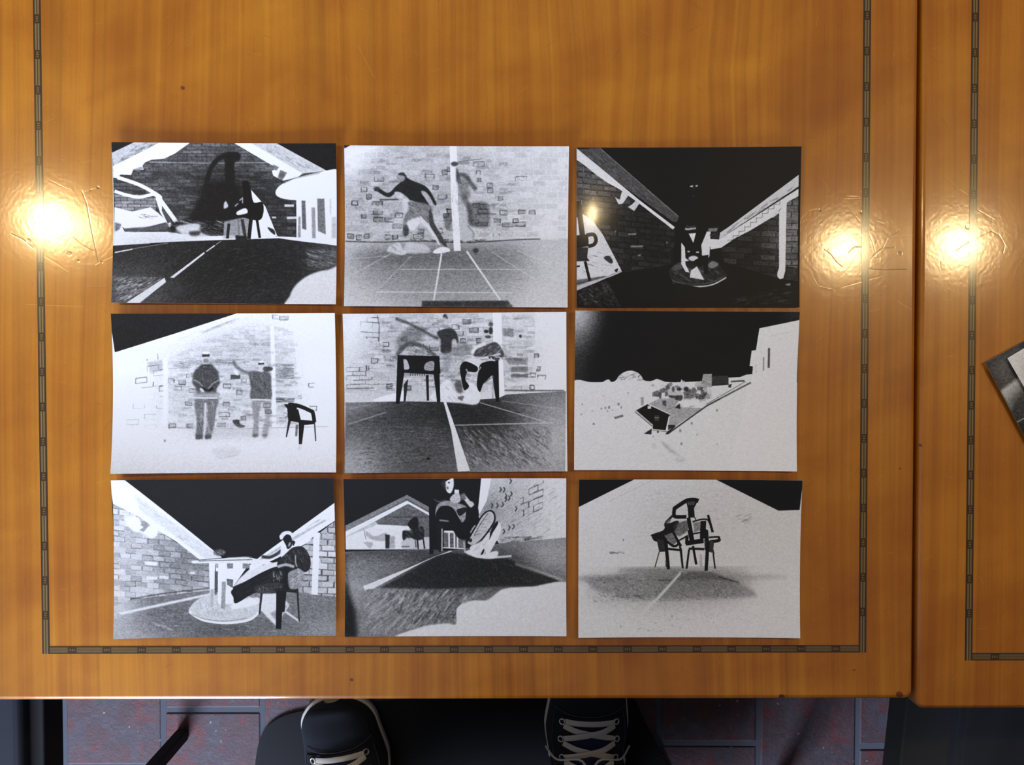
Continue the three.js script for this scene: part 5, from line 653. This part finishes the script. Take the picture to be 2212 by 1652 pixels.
function makeShoe(side, label) { // toe at the origin pointing to -z, side +1 for the right foot
  const t = tag(place(new THREE.Group(), 'canvas_shoe'), label, 'shoe', 'pair of shoes at the table edge'), L = 0.305;
  const prof = (list, x) => { for (let i = 1; i < list.length; i++) if (x <= list[i][0]) { const [a, p] = list[i - 1], [b, q] = list[i], k = (x - a) / (b - a); return mix(p, q, k * k * (3 - 2 * k) * 0.5 + k * 0.5); } return list[list.length - 1][1]; };
  const half = (s) => s < 0.16 ? 0.058 * Math.sqrt(1 - Math.pow(1 - s / 0.16, 2.3)) + 0.004 * s : prof([[0.16, 0.0586], [0.32, 0.064], [0.5, 0.056], [0.7, 0.046], [0.88, 0.042], [0.95, 0.036], [0.985, 0.024], [1, 0.002]], s);
  const skew = (s) => side * -0.008 * Math.sin(Math.PI * Math.min(1, s * 1.1)) * (s < 0.5 ? 1 : 0.4), high = (s) => prof([[0, 0.022], [0.05, 0.034], [0.16, 0.044], [0.3, 0.052], [0.45, 0.068], [0.6, 0.084], [0.75, 0.088], [0.9, 0.09], [1, 0.082]], s);
  const SOLE = 0.021;
  const U = (s, a, out = 0) => { const f = a * Math.PI / 2, w = half(s) * 0.99 + out; return [skew(s) + w * Math.sign(Math.sin(f)) * Math.pow(Math.abs(Math.sin(f)), 0.85), SOLE - 0.004 + (high(s) + out) * Math.pow(Math.max(0, Math.cos(f)), 0.62), s * L + 0.003]; };
  const loft = (s0, s1, a0, a1, n, m, out) => { const pos = [], idx = [], uv = []; for (let i = 0; i <= n; i++) for (let j = 0; j <= m; j++) { const s = mix(s0, s1, i / n), a = mix(a0, a1, j / m); pos.push(...U(clamp(s, 0.004, 0.998), a, out)); uv.push(a, s * 2.4); } for (let i = 0; i < n; i++) for (let j = 0; j < m; j++) { const a = i * (m + 1) + j, b = a + m + 1; idx.push(a, b, b + 1, a, b + 1, a + 1); } const g = new THREE.BufferGeometry(); g.setAttribute('position', new THREE.Float32BufferAttribute(pos, 3)); g.setAttribute('uv', new THREE.Float32BufferAttribute(uv, 2)); g.setIndex(idx); g.computeVertexNormals(); return g; };
  const outline = (grow) => { const r = [], l = []; for (let i = 0; i <= 44; i++) { const s = Math.pow(i / 44, 1.6) * 0.5 + (i / 44) * 0.5, w = half(s) + grow; r.push(new THREE.Vector2(skew(s) + w, -s * L)); l.unshift(new THREE.Vector2(skew(s) - w, -s * L)); } return new THREE.Shape([...r, ...l]); };
  const slab = (grow, y0, y1, bev) => { let g = new THREE.ExtrudeGeometry(outline(grow - bev), { depth: y1 - y0 - 2 * bev, bevelThickness: bev, bevelSize: bev, bevelSegments: 3 }); g.deleteAttribute('normal'); g = toCreasedNormals(g, 0.7); g.rotateX(-Math.PI / 2); return shift(g, 0, y0 + bev, 0); };
  mesh('outsole', slab(0.0014, 0, 0.007, 0.001), blackRubber, t);
  mesh('foxing', slab(0.0016, 0.006, SOLE, 0.002), whiteRubber, t);
  mesh('upper', loft(0, 0.62, -1, 1, 40, 30, 0), navyCloth, t); mesh('heel_quarter', loft(0.6, 1, -1, 1, 20, 24, 0), navyCloth, t);
  mesh('toe_cap', loft(0.03, 0.18, -0.62, 0.62, 16, 18, 0.0014), navyCloth, t);
  mesh('tongue', loft(0.235, 0.66, -0.26, 0.26, 14, 10, 0.001), blueLining, t);
  for (const d of [-1, 1]) mesh('eyestay', loft(0.225, 0.66, d > 0 ? 0.24 : -0.62, d > 0 ? 0.62 : -0.24, 14, 8, 0.0024), navyCloth, t);
  mesh('stitching', mergeGeometries([tube(Array.from({ length: 15 }, (_, i) => U(0.185 + 0.04 * Math.sin((i / 14) * Math.PI), mix(-0.62, 0.62, i / 14), 0.0022)), 0.0006, 40, 4), ...[-1, 1].map((d) => tube(Array.from({ length: 8 }, (_, i) => U(mix(0.22, 0.64, i / 7), d * 0.6, 0.003)), 0.0006, 20, 4))]), stitchThread, t);
  const rows = [0.25, 0.33, 0.41, 0.49], e = 0.37;
  for (const s of rows) for (const d of [-1, 1]) { const g = new THREE.TorusGeometry(0.0042, 0.0014, 6, 14); g.rotateX(Math.PI / 2); g.rotateZ(-d * 0.5); const p = U(s, d * (e + 0.03), 0.003); mesh('eyelet', shift(g, ...p), eyeletMetal, t); }
  const flat = (pts, w) => { const c = new THREE.CatmullRomCurve3(pts.map((p) => new THREE.Vector3(...p))), g = new THREE.TubeGeometry(c, 24, 1, 8), p = g.attributes.position, n = 25; for (let i = 0; i < n; i++) { const o = c.getPointAt(i / 24), tan = c.getTangentAt(i / 24), sd = new THREE.Vector3(tan.z, 0, -tan.x).normalize(), up = sd.clone().cross(tan).normalize(); for (let j = 0; j <= 8; j++) { const a = (j / 8) * 6.2832, k = i * 9 + j; p.setXYZ(k, ...o.clone().addScaledVector(sd, Math.cos(a) * w).addScaledVector(up, Math.sin(a) * 0.0016).toArray()); } } g.computeVertexNormals(); return g; };
  const cross = (s0, d0, s1, d1, lift) => mesh('lace', flat([U(s0, d0 * e, 0.002), U(mix(s0, s1, 0.3), mix(d0, d1, 0.3) * e, lift), U(mix(s0, s1, 0.5), mix(d0, d1, 0.5) * e, lift + 0.001), U(mix(s0, s1, 0.7), mix(d0, d1, 0.7) * e, lift), U(s1, d1 * e, 0.002)], 0.0044), laceCotton, t);
  cross(rows[0], -1, rows[0] + 0.005, 1, 0.005);
  for (let i = 0; i < 3; i++) { cross(rows[i] + 0.02, -1, rows[i + 1], 1, 0.005); cross(rows[i] + 0.02, 1, rows[i + 1], -1, 0.008); }
  for (const d of [-1, 1]) { const p = U(rows[3], 0, 0.008); mesh('bow_loop', flat([p, [p[0] + d * 0.03, p[1] + 0.012, p[2] - 0.01], [p[0] + d * 0.052, p[1] - 0.006, p[2] + 0.004], [p[0] + d * 0.03, p[1] + 0.004, p[2] + 0.018], p], 0.004), laceCotton, t); mesh('lace_end', tube([p, [p[0] + d * 0.012, p[1] + 0.006, p[2] - 0.03], U(0.42, d * 0.5, 0.006), U(0.39, d * 0.8, 0.006)], 0.0017, 20, 6), laceCotton, t); }
  return t;
}
const shoeL = makeShoe(-1, 'dark navy canvas shoe on the left, its white rim curving round the toe'), shoeR = makeShoe(1, 'dark navy canvas shoe on the right with crossed pale laces');
{ const a = survey(718, 1500, 0.02), b = survey(1276, 1424, 0.02); shoeL.position.set(a[0], 0.0048, a[1]); shoeL.rotation.y = 0.17; shoeR.position.set(b[0], 0.0048, b[1]); shoeR.rotation.y = 0.0; }

{ // black sheet added to stand in for the shade round the feet
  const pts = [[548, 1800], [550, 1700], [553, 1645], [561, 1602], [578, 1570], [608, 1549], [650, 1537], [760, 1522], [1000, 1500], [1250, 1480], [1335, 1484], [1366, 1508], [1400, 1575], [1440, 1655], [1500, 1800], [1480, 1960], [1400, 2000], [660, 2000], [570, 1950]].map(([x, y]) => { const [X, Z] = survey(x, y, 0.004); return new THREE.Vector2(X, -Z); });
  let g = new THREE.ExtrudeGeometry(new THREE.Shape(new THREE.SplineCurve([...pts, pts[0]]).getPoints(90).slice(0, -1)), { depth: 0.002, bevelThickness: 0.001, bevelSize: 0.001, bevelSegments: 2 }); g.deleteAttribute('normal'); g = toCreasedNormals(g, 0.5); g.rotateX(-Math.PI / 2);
  tag(mesh('floor_shade_sheet', shift(g, 0, 0.0016, 0), std({ color: '#060507', roughness: 0.95 })), 'black sheet standing in for the shade on the tiled floor under the two shoes', 'mat');
}

// ---------------------------------------------------------------- chairs at the two corners
const blackWood = std({ color: '#0b0809', roughness: 0.85 }), navyVinyl = std({ color: new THREE.Color().setRGB(0.007, 0.008, 0.016), roughness: 0.9 }), brownWood = std({ color: '#16130f', roughness: 0.85 }), blackCloth = std({ color: '#0a090d', roughness: 0.9 });
function makeChair(label, x, z, turn, w, d, rail, railMat, padMat, chamfer) {
  const t = tag(group('dining_chair', x, 0, z), label, 'chair'), H = 0.455; t.rotation.y = turn;
  const s = new THREE.Shape(), pw = w / 2 - rail, pd = d / 2 - 0.03, c = chamfer; // local: table side is -z; shape y is -z
  s.moveTo(-pw + 0.02, -pd); s.lineTo(pw - 0.02, -pd); s.quadraticCurveTo(pw, -pd, pw, -pd + 0.02); s.lineTo(pw, pd - c); s.lineTo(pw - c, pd); s.lineTo(-pw + c, pd); s.lineTo(-pw, pd - c); s.lineTo(-pw, -pd + 0.02); s.quadraticCurveTo(-pw, -pd, -pw + 0.02, -pd);
  let g = new THREE.ExtrudeGeometry(s, { depth: 0.03, bevelThickness: 0.008, bevelSize: 0.008, bevelSegments: 3 }); g.deleteAttribute('normal'); g = toCreasedNormals(g, 0.7); g.rotateX(-Math.PI / 2);
  mesh('seat_pad', shift(g, 0, H - 0.02, 0), padMat, t);
  for (const k of [-1, 1]) { mesh('seat_rail', rbox(rail, 0.045, d, 0.003, k * (w / 2 - rail / 2), H - 0.0225, 0), railMat, t); mesh('seat_rail', rbox(w - 2 * rail, 0.045, 0.024, 0.003, 0, H - 0.0225, k * (d / 2 - 0.012)), railMat, t); }
  for (const k of [-1, 1]) { mesh('leg', rbox(0.018, H - 0.045, 0.018, 0.003, k * (w / 2 - 0.010), (H - 0.045) / 2, -d / 2 + 0.02), blackWood, t); mesh('leg', rbox(0.018, 0.86, 0.018, 0.003, k * (w / 2 - 0.010), 0.43, d / 2 + 0.0095), blackWood, t); }
  mesh('backrest', rbox(w - 0.06, 0.2, 0.018, 0.006, 0, 0.74, d / 2 + 0.0095), railMat, t); mesh('stretcher', box(w - 0.054, 0.02, 0.016, 0, 0.2, -d / 2 + 0.02), blackWood, t);
  return t;
}
{
  const [lx] = survey(95, 1560, 0.455), leg = survey(398, 1586, 0.0);
  makeChair('dark chair with navy seat at the lower left corner', lx - 0.21, leg[1] - 0.20, 0, 0.42, 0.38, 0.0245, blackWood, navyVinyl, 0.06);
  const [rx] = survey(1928, 1585, 0.455);
  makeChair('dark brown chair under the edge of the second table', rx + 0.215, 0.485, -0.10, 0.42, 0.42, 0.06, brownWood, blackCloth, 0.02);
}

// ---------------------------------------------------------------- the photographer, standing behind the lower edge of the picture
function fleshOut(bones, lo, size, cells, blend) {
  const mc = new MarchingCubes(cells, std({}), false, false, 400000), n = cells, hs = size / 2, f = mc.field; mc.isolation = 0;
  const B = bones.map(([a, b, r0, r1]) => { const d = [b[0] - a[0], b[1] - a[1], b[2] - a[2]]; return [a, d, d[0] ** 2 + d[1] ** 2 + d[2] ** 2 || 1e-9, r0, r1 ?? r0]; });
  for (let k = 0; k < n; k++) for (let j = 0; j < n; j++) for (let i = 0; i < n; i++) {
    const x = lo[0] + (i / (n / 2)) * hs, y = lo[1] + (j / (n / 2)) * hs, z = lo[2] + (k / (n / 2)) * hs; let best = 1e9;
    for (const [a, d, l2, r0, r1] of B) { const px = x - a[0], py = y - a[1], pz = z - a[2], t = clamp((px * d[0] + py * d[1] + pz * d[2]) / l2), q = Math.hypot(px - d[0] * t, py - d[1] * t, pz - d[2] * t) - mix(r0, r1, t); if (best > 1e8) best = q; else { const h = clamp(0.5 + 0.5 * (best - q) / blend); best = mix(best, q, h) - blend * h * (1 - h); } }
    f[k * n * n + j * n + i] = -best;
  }
  mc.update();
  const m = mc.count, p = new Float32Array(m * 3), nn = new Float32Array(m * 3);
  for (let i = 0; i < m; i++) for (let c = 0; c < 3; c++) { p[i * 3 + c] = lo[c] + (mc.positionArray[i * 3 + c] + 1) * hs; nn[i * 3 + c] = mc.normalArray[i * 3 + c]; }
  let g = new THREE.BufferGeometry(); g.setAttribute('position', new THREE.BufferAttribute(p, 3)); g = mergeVertices(g, 1e-5); g.computeVertexNormals(); return g.toNonIndexed();
}
{
  const t = tag(place(new THREE.Group(), 'person'), 'person standing at the near edge of the table, arms down, in a long dark coat added to shade the floor', 'person');
  const lp = shoeL.position, rp = shoeR.position, aL = [lp.x + 0.042, 0.168, lp.z + 0.245], aR = [rp.x, 0.168, rp.z + 0.25];
  const kL = [aL[0] + 0.01, 0.5, aL[2] - 0.02], kR = [aR[0] - 0.01, 0.5, aR[2] - 0.02], hL = [-0.13, 0.92, 0.80], hR = [0.04, 0.92, 0.79], ch = [-0.045, 1.24, 0.76], nk = [-0.04, 1.45, 0.72], hd = [-0.035, 1.60, 0.67], sL = [-0.215, 1.385, 0.73], sR = [0.125, 1.385, 0.72];
  const eL = [-0.30, 1.11, 0.79], eR = [0.21, 1.11, 0.78], wL = [-0.325, 0.87, 0.74], wR = [0.235, 0.87, 0.73], pL = [-0.327, 0.80, 0.73], pR = [0.237, 0.80, 0.72];
  const skin = std({ color: '#c08c6e', roughness: 0.6 }), denim = std({ color: new THREE.Color().setRGB(0.02, 0.025, 0.045), roughness: 0.9 }), coat = std({ color: new THREE.Color().setRGB(0.025, 0.025, 0.028), roughness: 0.9 }), hairM = std({ color: '#2a1d14', roughness: 0.8 });
  const lo = [-1.05, -0.05, -0.35], size = 1.9;
  const body = fleshOut([[aL, kL, 0.035, 0.045], [kL, hL, 0.045, 0.07], [aR, kR, 0.035, 0.045], [kR, hR, 0.045, 0.07], [hL, hR, 0.08], [[-0.045, 0.95, 0.79], ch, 0.1, 0.12], [ch, nk, 0.11, 0.05], [nk, hd, 0.048, 0.06], [sL, sR, 0.05], [sL, eL, 0.042, 0.034], [eL, wL, 0.034, 0.026], [sR, eR, 0.042, 0.034], [eR, wR, 0.034, 0.026]], lo, size, 110, 0.04);
  const fingers = (w, p, d) => { const b = [[w, p, 0.026, 0.03]]; for (let i = 0; i < 4; i++) { const z = p[2] - 0.032 + i * 0.021, l = [0.92, 1, 0.95, 0.76][i], k = [p[0] - d * 0.004, p[1] - 0.055 * l, z - 0.002], m = [p[0] - d * 0.016, p[1] - 0.085 * l, z - 0.003]; b.push([[p[0], p[1], mix(p[2], z, 0.75)], k, 0.0098, 0.009], [k, m, 0.009, 0.0078]); }
    b.push([[p[0], p[1] + 0.02, p[2] - 0.022], [p[0] - d * 0.012, p[1] - 0.012, p[2] - 0.05], 0.012, 0.0098], [[p[0] - d * 0.012, p[1] - 0.012, p[2] - 0.05], [p[0] - d * 0.016, p[1] - 0.04, p[2] - 0.054], 0.0098, 0.0084]); return fleshOut(b, [p[0] - 0.13, p[1] - 0.13, p[2] - 0.13], 0.26, 78, 0.008); };
  const [hx, hy, hz] = hd, head = fleshOut([[[hx, hy + 0.05, hz + 0.02], [hx, hy + 0.03, hz + 0.01], 0.082], [[hx, hy + 0.04, hz - 0.005], [hx, hy - 0.045, hz - 0.035], 0.072, 0.042], [[hx, hy + 0.01, hz - 0.085], [hx, hy - 0.018, hz - 0.1], 0.008, 0.012], [[hx - 0.024, hy - 0.052, hz - 0.062], [hx + 0.024, hy - 0.052, hz - 0.062], 0.011], [[hx - 0.078, hy + 0.02, hz + 0.01], [hx - 0.078, hy - 0.015, hz + 0.005], 0.016, 0.011], [[hx + 0.078, hy + 0.02, hz + 0.01], [hx + 0.078, hy - 0.015, hz + 0.005], 0.016, 0.011], [[hx, hy - 0.05, hz], [hx, hy - 0.14, hz + 0.05], 0.05, 0.055]], [hx - 0.16, hy - 0.17, hz - 0.16], 0.32, 80, 0.012);
  mesh('body', mergeGeometries([body, head, fingers(wL, pL, -1), fingers(wR, pR, 1)]), skin, t);
  mesh('hair', fleshOut([[[hx, hy + 0.062, hz + 0.03], [hx, hy + 0.05, hz + 0.045], 0.084], [[hx, hy + 0.09, hz - 0.03], [hx, hy + 0.02, hz + 0.06], 0.06, 0.065]], [hx - 0.16, hy - 0.17, hz - 0.16], 0.32, 60, 0.02), hairM, t);
  for (const d of [-1, 1]) mesh('eye', shift(new THREE.SphereGeometry(0.011, 12, 8), hx + d * 0.031, hy + 0.012, hz - 0.073), std({ color: '#e9e4dc', roughness: 0.2 }), t);
  mesh('jeans', fleshOut([[[aL[0], 0.2, aL[2]], kL, 0.064, 0.068], [kL, hL, 0.068, 0.095], [[aR[0], 0.2, aR[2]], kR, 0.064, 0.068], [kR, hR, 0.068, 0.095], [hL, hR, 0.11], [[-0.045, 0.95, 0.79], [-0.045, 1.02, 0.785], 0.13]], lo, size, 110, 0.035), denim, t);
  mesh('added_shade_coat', fleshOut([[[-0.31, 0.215, 0.82], [-0.18, 0.95, 0.80], 0.09, 0.12], [[0.17, 0.215, 0.81], [0.07, 0.95, 0.79], 0.09, 0.12], [[-0.31, 0.215, 0.82], [0.17, 0.215, 0.81], 0.09], [[-0.05, 0.3, 0.83], [-0.045, 0.95, 0.8], 0.1, 0.13], [[-0.2, 0.5, 0.81], [0.09, 0.5, 0.8], 0.1], [[-0.045, 0.85, 0.785], [-0.045, 1.32, 0.74], 0.15, 0.14], [[-0.05, 0.28, 0.79], [-0.045, 0.9, 0.785], 0.1, 0.15], [[-0.14, 0.93, 0.79], [-0.15, 1.26, 0.75], 0.12, 0.125], [[0.05, 0.93, 0.785], [0.06, 1.26, 0.74], 0.12, 0.125], [[-0.12, 1.3, 0.74], [0.04, 1.3, 0.74], 0.13], [sL, sR, 0.07], [sL, eL, 0.066, 0.054], [eL, wL, 0.054, 0.04], [sR, eR, 0.066, 0.054], [eR, wR, 0.054, 0.04], [[-0.04, 1.4, 0.73], [-0.04, 1.46, 0.72], 0.08, 0.062]], lo, size, 110, 0.05), coat, t);  // long coat made up and widened to keep window light off the floor
}

scene.traverse((o) => { if (o.isMesh) o.castShadow = o.receiveShadow = true; });
renderer.render(scene, camera);
